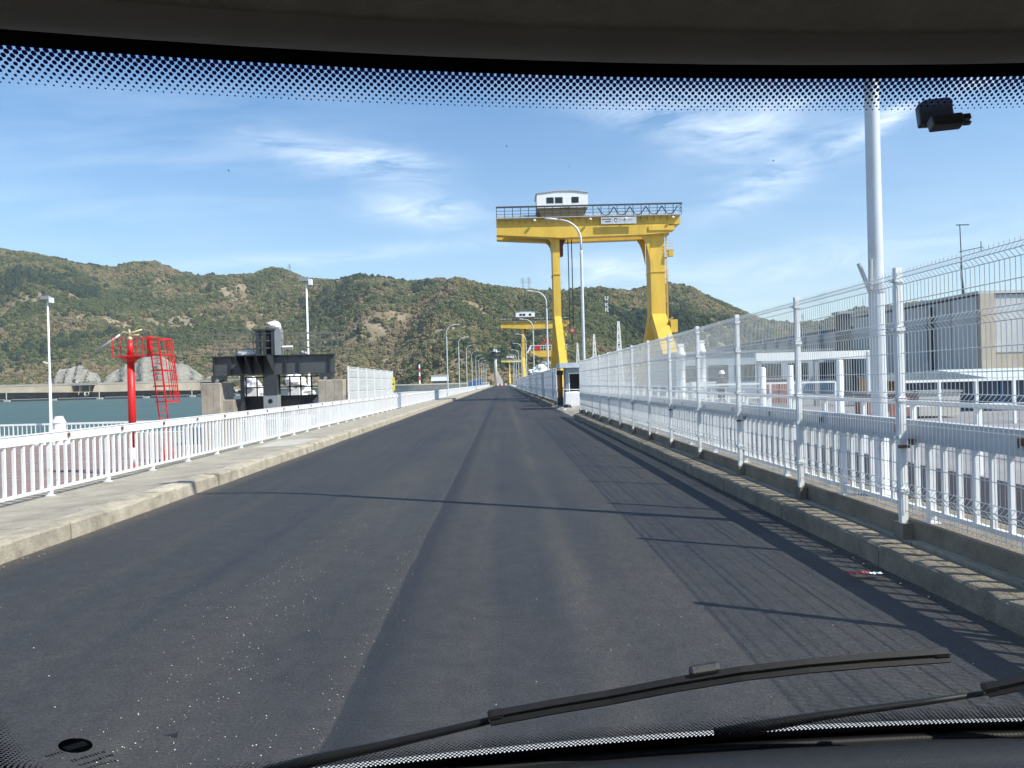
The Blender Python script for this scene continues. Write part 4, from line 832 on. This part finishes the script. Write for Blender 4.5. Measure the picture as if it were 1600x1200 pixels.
# worker with white helmet
def person(loc, rz):
    root = thing('person', 'worker in a white helmet and dark jacket standing behind the railing', 'person', loc, None, rz)
    J = [(0,0,.95), (0,.01,1.15), (0,.01,1.36), (0,0,1.47), (0,-.02,1.55), (0,-.035,1.66), (0,-.02,1.74),
         (.17,0,1.40), (.24,-.02,1.14), (.21,-.16,.95), (-.17,0,1.40), (-.24,.02,1.14), (-.20,-.12,.93),
         (.10,0,.90), (.115,-.02,.50), (.12,.02,.09), (.13,-.13,.045), (-.10,0,.90), (-.12,-.03,.50), (-.13,.02,.09), (-.14,-.13,.045)]
    Rd = [(.15,.105),(.145,.10),(.165,.105),(.065,.065),(.06,.06),(.085,.10),(.08,.09),(.07,.07),(.052,.052),(.036,.036),(.07,.07),(.052,.052),(.036,.036),
          (.10,.10),(.068,.068),(.05,.05),(.045,.04),(.10,.10),(.068,.068),(.05,.05),(.045,.04)]
    Ed = [(0,1),(1,2),(2,3),(3,4),(4,5),(5,6),(2,7),(7,8),(8,9),(2,10),(10,11),(11,12),(0,13),(13,14),(14,15),(15,16),(0,17),(17,18),(18,19),(19,20)]
    hands = []
    for (w, s_) in ((9, 1), (12, -1)):
        wp = Vector(J[w]); base = len(J); J.append(tuple(wp+Vector((0,-.05,-.05)))); Rd.append((.036,.022)); Ed.append((w, base))
        for f_ in range(5):
            o = Vector((s_*(-.032+.016*f_), 0, 0)) if f_ < 4 else Vector((-s_*.045, 0, .02))
            L = (.034,.040,.038,.030,.026)[f_]; a = len(J); J.append(tuple(Vector(J[base])+o+Vector((0,-.025,-.025)))); Rd.append((.009,.009)); Ed.append((base, a))
            J.append(tuple(Vector(J[a])+Vector((0,-L*.4,-L)))); Rd.append((.008,.008)); Ed.append((a, a+1))
    me = bpy.data.meshes.new('body'); me.from_pydata(J, Ed, [])
    body = obj('body', me, root); sk = body.modifiers.new('skin', 'SKIN'); body.modifiers.new('smooth', 'SUBSURF').levels = 1; body.modifiers['smooth'].render_levels = 1
    for i, (a, b_) in enumerate(Rd): me.skin_vertices[0].data[i].radius = (a, b_)
    me.skin_vertices[0].data[0].use_root = True
    pmx = bpy.data.materials.new('worker_clothes'); pmx.use_nodes = True; t = pmx.node_tree; bs = t.nodes['Principled BSDF']; bs.inputs['Roughness'].default_value = .85
    tcx = N(t, 'ShaderNodeTexCoord'); sp_ = N(t, 'ShaderNodeSeparateXYZ', {0: tcx.outputs['Object']})
    c_ = N(t, 'ShaderNodeMix', {'Factor': M(t, 'GREATER_THAN', sp_.outputs[2], .93), 6: (.030,.035,.055,1), 7: (.10,.085,.08,1)}, data_type='RGBA')
    hz = M(t, 'GREATER_THAN', sp_.outputs[2], 1.50); c2_ = N(t, 'ShaderNodeMix', {'Factor': hz, 6: c_.outputs[2], 7: (.42,.27,.20,1)}, data_type='RGBA')
    t.links.new(c2_.outputs[2], bs.inputs['Base Color']); me.materials.append(pmx)
    MB().lathe([(.15, 1.70), (.135, 1.71), (.125, 1.78), (.09, 1.84), (.02, 1.865)], (0,-.025,0), 16).build('helmet', MW, root, True)
    fm = pmat('skin_tone', (.42,.27,.20), .6)
    MB().prism([(-.015,1.64),(.015,1.64),(.008,1.69),(-.008,1.69)], 'y', -.155, -.10).build('nose', fm, root); MB().box(-.05,-.02,-.137,-.12,1.675,1.69).box(.02,.05,-.137,-.12,1.675,1.69).box(-.03,.03,-.137,-.12,1.605,1.615).build('eyes_and_mouth', MBLACK, root)
    return root
person((9.75, 34, DZ), R(-12))

# power-station block and sheds
bd = thing('station_block', 'large grey concrete station block with a pale lit end wall', 'building', (0, 0, DZ))
MCB = pmat('panel_concrete', (.47,.48,.48), .9, 0, .12, .5, .2, 20, dirt=(.30,.28,.25), dirt_amt=.2, dscale=.3, stretch=(1,1,.35)); MBEI = pmat('beige_concrete', (.44,.38,.30), .9, 0, .15, .7)
MB().box(31.4, 50, 50, 68, 0, 6.45).build('wall', MCB, bd)
MB().box(31.3, 32.2, 49.7, 50.0, 0, 6.55).build('corner_pier', MBEI, bd); MB().box(32.21, 34.6, 49.8, 50.0, 0, 2.6).build('base_panel', MBEI, bd)
for k in range(6): MB().box(31.32, 31.4, 50.2+2.95*k, 53.0+2.95*k, .1, 6.4 if k else 6.45).build('wall_panel', MCB, bd)
for k in range(5): MB().box(32.25+3.5*k, 35.68+3.5*k, 49.9, 50.0, 2.7, 6.5).build('wall_panel', MCB, bd)
MB().box(34.6, 46, 49.93, 49.99, .9, 2.55).build('window', MGLASSD, bd)
for k in range(9): MB().box(34.6+1.3*k, 34.68+1.3*k, 49.88, 49.93, .9, 2.55).build('mullion', MMGREY, bd)
MB().box(31.2, 50.2, 49.75, 68.2, 6.56, 6.75).build('roof', MCB, bd); MB().box(31.18, 31.3, 56, 57.2, 2.4, 5.2).build('downpipe_box', MBLUEG, bd); MB().tube([(31.1, 55.0, .2), (31.1, 55.0, 6.2)], .1, 8).build('downpipe', MBLACK, bd)
b2 = thing('station_annex', 'lower grey annex running back behind the station block', 'building', (0, 0, DZ))
MB().box(32.6, 50, 68.3, 120, 0, 5.7).build('wall', MCB, b2)
for k in range(12): MB().box(32.3, 32.6, 69+4.2*k, 69.6+4.2*k, 0, 5.9).build('pilaster', MMGREY, b2); MB().box(32.5, 32.58, 70+4.2*k, 72.6+4.2*k, 1.2, 3.8).build('window', MGLASSD, b2)
MB().box(32.2, 50, 68.3, 120, 5.92, 6.1).build('roof', MCB, b2)
cx = thing('radio_mast', 'thin dark antenna mast with cross arms on the station block roof', 'mast', (31.9, 52.5, 7.05)); MB().tube([(0,0,0), (-.1,0,1.3), (-.1,0,3.0), (-.14,0,4.9)], [.09,.07,.035,.03], 6).build('pole', MDGREY, cx); MB().bar((-.2,0,3.0), (1.4,0,3.3), .05).bar((1.3,0,3.0), (1.3,0,3.7), .04).bar((-.4,0,4.85), (.5,0,4.85), .06).build('arm', MDGREY, cx)
col = thing('dark_column', 'dark grey steel column between the lamp pole and white beam', 'column', (21.5, 48, DZ)); MB().box(-.35, .35, -.35, .35, 0, 5.3).build('shaft', MDGREY, col); MB().box(-.5, .5, -.5, .5, 5.3, 5.45).build('cap', MMGREY, col)
sh = thing('blue_shed', 'long low dark blue shed with a pale sloping roof', 'shed', (0, 0, DZ)); MB().box(18.6, 34, 29, 36, 0, 1.15).build('wall', MDBLUE, sh); MB().prism([(28.6, 1.16), (36.4, 1.16), (36.4, 1.45), (32, 1.62), (28.6, 1.28)], 'x', 18.2, 34.4).build('roof', pmat('pale_roof', (.55,.58,.55), .6), sh)
for k in range(12): MB().box(18.9+1.25*k, 18.96+1.25*k, 28.94, 29.0, .05, 1.12).build('wall_rib', MBLUE, sh)
for k, (x, y, c, lb) in enumerate([(18.2, 37, MORNG, 'yellow orange cabinet below the white beam'), (20.0, 40, MORNG, 'second yellow orange cabinet behind the near lamp pole'), (15.0, 42, MBRICK, 'red brown container beyond the white beam'), (12.9, 26, MBRICK, 'red brown panel crate behind the trench handrail'), (14.6, 26, MCONCL, 'beige crate next to the red brown crate'), (22.5, 44, MORNG, 'orange crate frame near the dark column')]):
    o = thing('equipment_cabinet', lb, 'cabinet', (x, y, DZ), 'coloured cabinets on the deck'); hh = 1.35 if y > 30 else .85
    MB().box(-.7, .7, -.5, .5, .08, hh).build('body', c, o); MB().box(-.76, .76, -.56, .56, hh, hh+.07).build('lid', MMGREY, o); MB().box(-.02, .02, -.52, -.5, .12, hh-.05).build('door_seam', MDGREY, o)
bw = thing('grey_building', 'pale grey low building with window bands behind the worker', 'building', (0, 0, DZ)); MB().box(15, 30, 66, 80, 0, 3.6).build('wall', MBLUEG, bw); MB().box(14.8, 30.2, 65.8, 80.2, 3.6, 3.8).build('roof', MMGREY, bw)
for k in range(6): MB().box(15.5+2.3*k, 17.2+2.3*k, 65.94, 66, 1.2, 2.6).build('window', MGLASSD, bw)
# white lattice masts
def lattice(label, name, cat, x, y, z, h, w0, w1, th, mat, group, arms=()):
    o = thing(name, label, cat, (x, y, z), group); mb = MB(); n = 9
    cs = lambda q: [Vector((a*(w0+(w1-w0)*q)/2, b_*(w0+(w1-w0)*q)/2, h*q)) for a, b_ in ((-1,-1),(1,-1),(1,1),(-1,1))]
    for i in range(4): mb.bar(cs(0)[i], cs(1)[i], th)
    mb.build('leg', mat, o); br_ = MB()
    for k in range(n):
        a, b_ = cs(k/n), cs((k+1)/n)
        for i in range(4): br_.bar(a[i], b_[(i+1) % 4], th*.7); br_.bar(b_[i], b_[(i+1) % 4], th*.6)
    br_.build('bracing', mat, o)
    if arms:
        am = MB()
        for q, L in arms: am.bar((-L, 0, h*q), (L, 0, h*q), th*1.2); am.bar((-L, 0, h*q), (0, 0, h*q+h*.06), th*.8); am.bar((L, 0, h*q), (0, 0, h*q+h*.06), th*.8)
        am.build('cross_arm', mat, o)
    return o
for k, y in enumerate((150, 190, 232)): lattice(['tallest looking white lattice mast between the crane legs', 'middle white lattice mast between the crane legs', 'smallest looking white lattice mast beside the lamp pole'][k], 'lattice_mast', 'mast', 23, y, DZ, 13.0, 1.5, .25, .16, MW, 'white lattice masts in a row')
MPY = pmat('pylon_grey', (.30,.32,.35), .6)
def ground_at(tb_, frac): q = terrain(np.array([tb_]), np.array([frac])); return float(q[0][0]), float(q[1][0]), float(q[2][0])
for k, (tb_, h) in enumerate([(.2185, 34), (.078, 26), (.038, 26), (.030, 24), (-.272, 24), (.475, 40), (.50, 38), (.395, 30)]):
    x, y, z = ground_at(tb_, 1.0)
    lattice(['grey power pylon on the hilltop right of the near crane', 'grey power pylon on the ridge left of the lamp, right of the slim crane leg', 'grey power pylon on the ridge just left of the slim crane leg', 'faint power pylon on the ridge farther left of the slim crane leg', 'faint power pylon on the ridge above the hoist', 'grey power pylon beyond the fence, left of the two by the near post', 'grey power pylon beyond the fence, right of the near lamp pole', 'faint power pylon on the low saddle'][k], 'power_pylon', 'pylon', x, y, z-2, h+6, 6, .8, .35, MPY, 'power pylons on the ridge', ((.72, 6), (.84, 5), (.95, 4)))
# three white signs on the hillside
def hill_point(tb_, vt):
    for s_ in np.linspace(.1, 1, 400):
        x, y, z = ground_at(tb_, s_)
        if (z-EYE)/y >= vt: return x, y, z
    return x, y, z
STRK = {'U': [((-.5,1),(-.5,0)), ((-.5,0),(.5,0)), ((.5,0),(.5,1))], 'K': [((-.5,1),(-.5,0)), ((-.5,.45),(.5,1)), ((-.2,.6),(.5,0))]}
for k, (ch, vt) in enumerate((('U', .0980), ('K', .0890), ('K', .0820))):
    x, y, z = hill_point(.137, vt); o = thing('hillside_letter', ['white letter U on the hillside, top of the three', 'white letter K on the hillside, in the middle', 'white letter K on the hillside, lowest'][k], 'letter', (x, y-14, z+6), 'white letters standing on the hillside')
    mb = MB()
    for (a, b_) in STRK[ch]: mb.bar((a[0]*3.6, 0, a[1]*5.4), (b_[0]*3.6, 0, b_[1]*5.4), 1.1, .5, (0,1,0))
    mb.build('stroke', MW, o); MB().bar((-2.0, .5, -9), (-2.0, .5, 3), .3).bar((2.0, .5, -9), (2.0, .5, 3), .3).build('support', MPY, o)

# ------------------------------------------------------------------ far shore
def shore(x0, x1, y): pass
MROCK = pmat('grey_rock_face', (.27,.255,.22), .95, 0, .25, .06, .6, .25, stretch=(1,1,.4))
MSHO = pmat('shore_embankment', (.36,.31,.23), .95, 0, .2, .05, dirt=(.22,.19,.12), dirt_amt=.35, dscale=.04)
ev = thing('shore_viaduct', 'pale road embankment with dark openings along the far shore', 'viaduct', (0, 1108, WATER_Z))
for a, b_ in ((-760, -622), (-588, -437), (-372, -300)): MB().prism([(0, 0), (0, 9), (9, 21), (14, 22.5), (26, 22.5), (26, 0)], 'x', a, b_).build('embankment', MSHO, ev)
for a, b_ in ((-626, -584), (-441, -368)): 
    MB().box(a, b_, 8, 26, 20.6, 22.6).build('deck', MCONCL, ev)
    for k in range(1, 3): MB().box(a+(b_-a)*k/3-.6, a+(b_-a)*k/3+.6, 12, 22, 0, 20.6).build('pier', MCONCL, ev)
MB().box(-760, -300, 7.6, 8.4, 22.7, 23.8).build('parapet', MCONCL, ev)
struct('shore_bank', MB().box(-1600, -150, 1085, 1128, -12, -3.2), MSHO)
for k, (cx_, w, h) in enumerate([(-636, 46, 30), (-520, 80, 40), (-408, 36, 24), (-712, 34, 10)]):
    rs = np.random.default_rng(60+k); nb_ = 12; tops = [h*(math.sin(math.pi*(i/nb_))**.6)*(.8+.3*rs.random()) for i in range(nb_+1)]
    def fn(u, v, tops=tops, w=w, h=h, rs=rs):
        tp = np.interp(u*12, range(13), tops); return (-w+2*w*u + rs.normal(0, .7), 20*v**1.3 + 3*math.sin(u*38+v*2) + rs.normal(0, .6), 12 + tp*v**.75 + rs.normal(0, .5))
    o = MB().grid(fn, 44, 14).build('rock_face', MROCK, None, loc=(cx_, 1136, 0)); tag(o, ['pale grey rock cutting behind the left floodlight mast', 'large grey rock cutting behind the red tower column', 'brown grey rock outcrop between the red tower and the hoist', 'low rock face at the left end of the far shore'][k], 'rock', 'rock cuttings on the far shore')
for k in range(9):
    x = -720+62*k; o = thing('boom_float', f'{(ORD[k-1] if k else "first").capitalize()} dark floating boom section from the left along the far shore', 'float', (x, 1040, WATER_Z), 'floating boom sections off the far shore')
    MB().box(0, 50, -2, 2, -.3, 2.4).build('hull', MDGREY, o); MB().box(0, 50, -2.3, 2.3, 2.41, 3.1).build('walkway', MCONCL, o); MB().box(51, 58, -2, 2, -.3, 2.4).build('pontoon', MCONCL, o)
    if k % 2 == 0: MB().box(53, 54, -.5, .5, 2.4, 12).build('marker_post', MCONCL, o)

# ------------------------------------------------------------------ the camper van we look out of
van = thing('camper_van', 'cab of the van: windscreen with dotted border, dark headliner, dashboard and wipers', 'van', (0, 0, 0))
ZB, ZT = EYE-.46, EYE+.20
def ws(X, t, off=0.0):
    yb = 1.00-.11*(X-.60)**2; yt = .505-.21*(X-.33)**2
    return Vector((X, yb+(yt-yb)*t + off*.79, ZB+(ZT-ZB)*t + off*.61))
WL, WR = -.60, 1.42
MGL = glass_mat('windscreen_glass', (.965,.985,.985), .55); MFR = pmat('black_frit', (.004,.004,.010), .35, 0, .1, 5); MDOT = pmat('fringe_blue_frit', (.025,.035,.42), .4, 0, .05, 5)  # upper dots: lens colour fringe put into their blue
MTRIM = pmat('headliner_fabric', (.52,.44,.34), .95, 0, .12, 40, .5, 300); MTRIM2 = pmat('headliner_edge', (.42,.38,.33), .8, 0, .08, 20)
MDASH = pmat('dashboard_plastic', (.020,.021,.023), .48, 0, .15, 60, .25, 500); MRUB = pmat('black_rubber', (.010,.010,.011), .5, 0, .2, 20, spec=.22); MVANW = pmat('van_white_paint', (.80,.80,.80), .25, 0, .02, 2, coat=.5)
g_ = MB(); nu, nv = 40, 16
for off in (0, .006): g_.grid(lambda u, v, o=off: ws(WL-.05+(WR-WL+.1)*u, -.06+1.12*v, o), nu, nv)
ring = [i for i in range(nu+1)] + [(nu+1)*(j+1)+nu for j in range(nv)] + [(nu+1)*nv+nu-1-i for i in range(nu)] + [(nu+1)*(nv-1-j) for j in range(nv-1)]
K0 = (nu+1)*(nv+1)
for a, b_ in zip(ring, ring[1:]+ring[:1]): g_.f.append((a, b_, b_+K0, a+K0))
wsc = g_.build('windscreen', MGL, van, True)
fr = MB(); OFF = -.0012
fr.grid(lambda u, v: ws(WL-.05+(WR-WL+.1)*u, .9935+.066*v, OFF), 60, 2)
def botline(X): return -.001 + .030*max(0, (-.28-X))/.3 + .0
fr.grid(lambda u, v: ws(WL-.05+(WR-WL+.1)*u, -.06+(botline(WL-.05+(WR-WL+.1)*u)+.06)*v, OFF), 60, 2)
def leftline(t): return -.532 + .055*max(0, .12-t)/.12
fr.grid(lambda u, v: ws(WL-.05+(leftline(v)-WL+.05)*u, v, OFF), 2, 40); fr.grid(lambda u, v: ws(WR-.03+.08*u, v, OFF), 2, 40)
fr.build('frit_border', MFR, wsc)
dots = MB()
def dot(X, t, r):
    c = ws(X, t, OFF); ax = (ws(X+.004, t, OFF)-c).normalized(); ay = (ws(X, t+.004, OFF)-c).normalized()
    o0 = len(dots.v)
    for j in range(8): a = 2*math.pi*j/8; dots.v.append(tuple(c+(ax*math.cos(a)+ay*math.sin(a))*r))
    dots.f.append(tuple(range(o0, o0+8)))
PX = .0044
for row in range(10):
    t_ = .9925-.00262*row; r = .00162*(1-row/10.8)**.60
    for k in range(int((WR-WL)/PX)): dot(WL+PX*(k+.5*(row % 2)), t_, r)
tag(dots.build('frit_dots', MDOT, wsc), kind='stuff'); dots = MB()
PB = .0056
for row in range(12):
    r = .00225*(1-row/13.0)**.6
    for k in range(int((WR-WL)/PB)):
        X = WL+PB*(k+.5*(row % 2)); dot(X, botline(X)+.0041*(row+.4), r)
for row in range(12):
    r = .0019*(1-row/13.0)**.6
    for k in range(165):
        t_ = .03+.0059*(k+.5*(row % 2)); dot(leftline(t_)+.0030*(row+.5), t_, r)
tag(dots.build('frit_dots', MFR, wsc), kind='stuff')
# glass maker's stamp (mirrored, seen from inside)
sm = MB(); c = ws(-.454, .144, OFF)
def spt(a, b_, o=OFF):   # local stamp coordinates, tilted a little
    ca, sa = math.cos(.28), math.sin(.28); return ws(-.454+(a*ca-b_*sa*1.5), .144+(a*sa+b_*ca*1.5)/.83, o)
sm.v += [tuple(spt(.0155*math.cos(2*math.pi*j/28), .0095*math.sin(2*math.pi*j/28))) for j in range(28)]; sm.f.append(tuple(range(28)))
rs = random.Random(9)
for (x0, x1, y0, h, p) in ((-.034, -.017, -.004, .0028, .5), (-.020, .016, -.0175, .0034, .62), (-.019, .003, -.0245, .0026, .45), (.004, .017, -.0235, .003, .5), (-.018, .013, -.0305, .0026, .4)):
    x = x0
    while x < x1:
        w = rs.uniform(.0010, .0019); o0 = len(sm.v); sm.v += [tuple(spt(x, y0)), tuple(spt(x+w, y0)), tuple(spt(x+w, y0+h*rs.uniform(.7, 1))), tuple(spt(x, y0+h))]; sm.f.append((o0, o0+1, o0+2, o0+3)); x += w+rs.uniform(.0010, .0022)
sm.build('maker_stamp', MFR, wsc)
sl = MB(); x = -.0105
while x < .0095:
    w = rs.uniform(.0014, .0026); o0 = len(sl.v); sl.v += [tuple(spt(x, -.0028, OFF-.0004)), tuple(spt(x+w, -.0028, OFF-.0004)), tuple(spt(x+w, .0030, OFF-.0004)), tuple(spt(x, .0030, OFF-.0004))]; sl.f.append((o0, o0+1, o0+2, o0+3)); x += w+.0009
sl.build('stamp_lettering', MMGREY, wsc)
spk = MB(); rs = random.Random(12)
for k in range(46):
    X, t_ = rs.uniform(-.45, .6), rs.uniform(.15, .95); r = rs.uniform(.0002, .0006); c = ws(X, t_, .0065); o0 = len(spk.v)
    for j in range(7): a = 2*math.pi*j/7; q = r*rs.uniform(.5, 1.3); spk.v.append(tuple(c+Vector((q*math.cos(a), -.6*q*math.sin(a), .8*q*math.sin(a)))))
    spk.f.append(tuple(range(o0, o0+7)))
tag(spk.build('dirt_specks', pmat('dirt_speck', (.12,.10,.09), .9), wsc), kind='stuff')
# leaf stuck to the outside of the glass, transponder on the inside
lf = tag(MB().prism([(0,0), (.012,.0012), (.0165,.0035), (.016,-.0035), (.012,-.003)], 'y', 0, .0006).build('fallen_leaf', pmat('dark_leaf', (.02,.02,.03), .7)), 'small dark pointed leaf stuck low on the windscreen', 'leaf')
p = ws(-.379, .1255, .0075); lf.location = p; lf.rotation_euler = (R(-37), 0, R(2))
tg_ = thing('transponder', 'dark grey plastic transponder stuck high on the windscreen', 'transponder', tuple(ws(.300, .962, -.002))); tg_.rotation_euler = (R(-20), R(-4), R(-4))
MPLA = pmat('device_plastic', (.13,.13,.14), .5, 0, .1, 100)
soft(MB().prism([(-.0135,-.008), (.0095,-.009), (.011,.004), (.0125,.0085), (.010,.0115), (-.006,.0115), (-.0115,.008)], 'y', -.006, .0).build('body', MPLA, tg_), .0012, 2)
soft(MB().box(-.0105, .0100, -.015, -.0062, -.0165, -.0085).build('tray', MPLA, tg_), .0012, 2)
MB().box(.0102, .0155, -.013, -.009, -.0125, -.0090).box(.0102, .0145, -.013, -.010, -.0163, -.0150).build('clip', MPLA, tg_)
# headliner, roof, pillars
def headedge(X): return ws(X, 1.001, -.012)
hl = MB()
def hf(u, v):
    X = WL-.1+(WR-WL+.2)*u; e = headedge(X)
    return (X, e.y-.028-1.9*v, e.z+.013+.05*math.sin(min(1, v*6)*math.pi/2)+.02*v)
hl.grid(hf, 40, 24); hl.build('headliner', MTRIM, van, True)
def he(u, v):
    X = WL-.1+(WR-WL+.2)*u; e = headedge(X); a = v*math.pi
    return (X, e.y-.014+.0145*math.cos(a), e.z+.0135-.0135*math.sin(a)*.9)
MB().grid(he, 40, 8).build('headliner_edge', MTRIM2, van, True)
def rf_(u, v):
    X = WL-.14+(WR-WL+.28)*u; e = ws(X, 1.05, .01); return (X, e.y-2.2*v, e.z+.03+.07*math.sin(min(1, v*4)*math.pi/2))
MB().grid(rf_, 30, 12).grid(lambda u, v: (WL-.14+(WR-WL+.28)*u, ws(WL-.14+(WR-WL+.28)*u, 1.05, .01).y-.0+.0*v, ws(0, 1.05, .01).z-.02+.05*v), 30, 2).build('roof', MVANW, van, True)
for xs in (WL-.02, WR+.02):
    MB().tube([ws(xs, -.05, 0), ws(xs, .35, 0), ws(xs, .7, 0), ws(xs, 1.03, 0)], .045, 8).build('windscreen_pillar', MDASH, van, True)
    sgn = -1 if xs < 0 else 1
    MB().box(xs-.03, xs+.03, -1.4, .85, .45, 1.32).build('door_panel', MDASH, van); MB().box(xs-.03, xs+.03, -1.4, -.35, 1.32, EYE+.33).build('rear_side_panel', MTRIM, van)
    MB().box(xs-.003, xs+.003, -.35, .62, 1.32, EYE+.2).build('side_window', MGL, van)
MB().box(WL-.05, WR+.05, -1.45, -1.4, .45, EYE+.33).build('bulkhead', MTRIM, van); MB().box(WL-.05, WR+.05, -1.4, .95, .40, .45).build('floor', MDASH, van)
# dashboard: rolled rubber edge against the glass, then a smooth top
def dashf(u, v):
    X = WL-.02+(WR-WL+.04)*u; e = ws(X, -.03, -.006); q = v*v*.15+v*.85
    return (X, e.y-.52*q, e.z-.004+.012*math.sin(min(1, v*5)*math.pi)*(1 if v < .2 else 0) + .016*math.sin(v*math.pi*.8) - .06*v*v)
MB().grid(dashf, 50, 30).build('dashboard', MDASH, van, True)
MB().grid(lambda u, v: (WL-.02+(WR-WL+.04)*u, ws(WL-.02+(WR-WL+.04)*u, -.02).y-.53-.05*v, ZB-.08-.7*v), 30, 6).build('dashboard_front', MDASH, van, True)
MB().tube([ws(WL+.02+(WR-WL-.04)*u, -.028, -.010) for u in np.linspace(0, 1, 40)], .009, 10).build('dashboard_seal', MRUB, van, True)
# cowl and bonnet outside
def bon(u, v):
    X = WL-.1+(WR-WL+.2)*u; e = ws(X, 0); prof = [(.02, -.075), (.07, -.062), (.105, -.0510), (.13, -.056), (.25, -.135), (.45, -.28), (.75, -.52), (.85, -.75), (.87, -1.0)]
    i = min(int(v*8), 7); f_ = v*8-i; a, b_ = prof[i], prof[i+1]; return (X, e.y+a[0]+(b_[0]-a[0])*f_, e.z+a[1]+(b_[1]-a[1])*f_)
MB().grid(bon, 40, 24).build('bonnet', MVANW, van, True)
# wipers
def wiper(spine, blade, conn):
    w = obj('wiper', None, van)
    MB().tube([ws(x, t_, .014) for x, t_ in spine], [.0085, .0075, .006, .0045, .0035][:len(spine)], 8).build('arm', MRUB, w, True)
    pts = [ws(x, t_, .013) for x, t_ in blade]; bl = MB()
    for a, b_ in zip(pts[:-1], pts[1:]): bl.bar(a, b_, .006, .008, (0, .79, .61))
    for a, b_ in zip(pts[:-1], pts[1:]): bl.bar(a+Vector((0, -.003, .003)), b_+Vector((0, -.003, .003)), .0035, .008, (0, .79, .61))
    bl.build('blade_carrier', MRUB, w)
    lip = MB()
    for a, b_ in zip(pts[:-1], pts[1:]): lip.bar(a+Vector((0, -.006, -.0055)), b_+Vector((0, -.006, -.0055)), .0025, .008, (0, .79, .61))
    lip.build('rubber_lip', MRUB, w)
    for e, d in ((pts[0], pts[1]-pts[0]), (pts[-1], pts[-2]-pts[-1])):
        d = d.normalized()*.016; soft(MB().bar(e-d*.2, e+d, .010, .013, (0, .79, .61)).build('end_cap', MRUB, w), .002)
    if conn: c = ws(conn[0], conn[1]-.004, .0165); soft(MB().bar(c-Vector((.020,.0,-.000)), c+Vector((.018,0,.005)), .013, .013, (0, .79, .61)).build('connector', MDASH, w), .004, 2)
    return w
wiper([(-.30,-.02), (-.24,.000), (-.16,.018), (-.015,.062), (.22,.130)], [(-.025,.073), (.05,.089), (.12,.1025), (.20,.124), (.28,.142), (.36,.153), (.44,.160), (.53,.1665)], (.238, .143))
wiper([(.27,-.036), (.33,-.018), (.414,.004), (.535,.030), (.64,.060)], [(.607,.068), (.66,.095), (.74,.125), (.85,.15), (1.0,.17), (1.2,.18)], (.9, .16))

# ------------------------------------------------------------------ thin autumn haze over the gorge
mh = bpy.data.materials.new('haze'); mh.use_nodes = True; t = mh.node_tree; t.nodes.clear()
pv = N(t, 'ShaderNodeVolumePrincipled', {'Color': (.82, .88, .96, 1), 'Density': .0001, 'Anisotropy': .2}); ou = N(t, 'ShaderNodeOutputMaterial'); t.links.new(pv.outputs[0], ou.inputs['Volume'])
tag(MB().box(-4600, 4600, -1600, 5100, -17, 620).build('haze', mh), 'thin pale haze filling the air over the gorge', 'haze', kind='stuff')
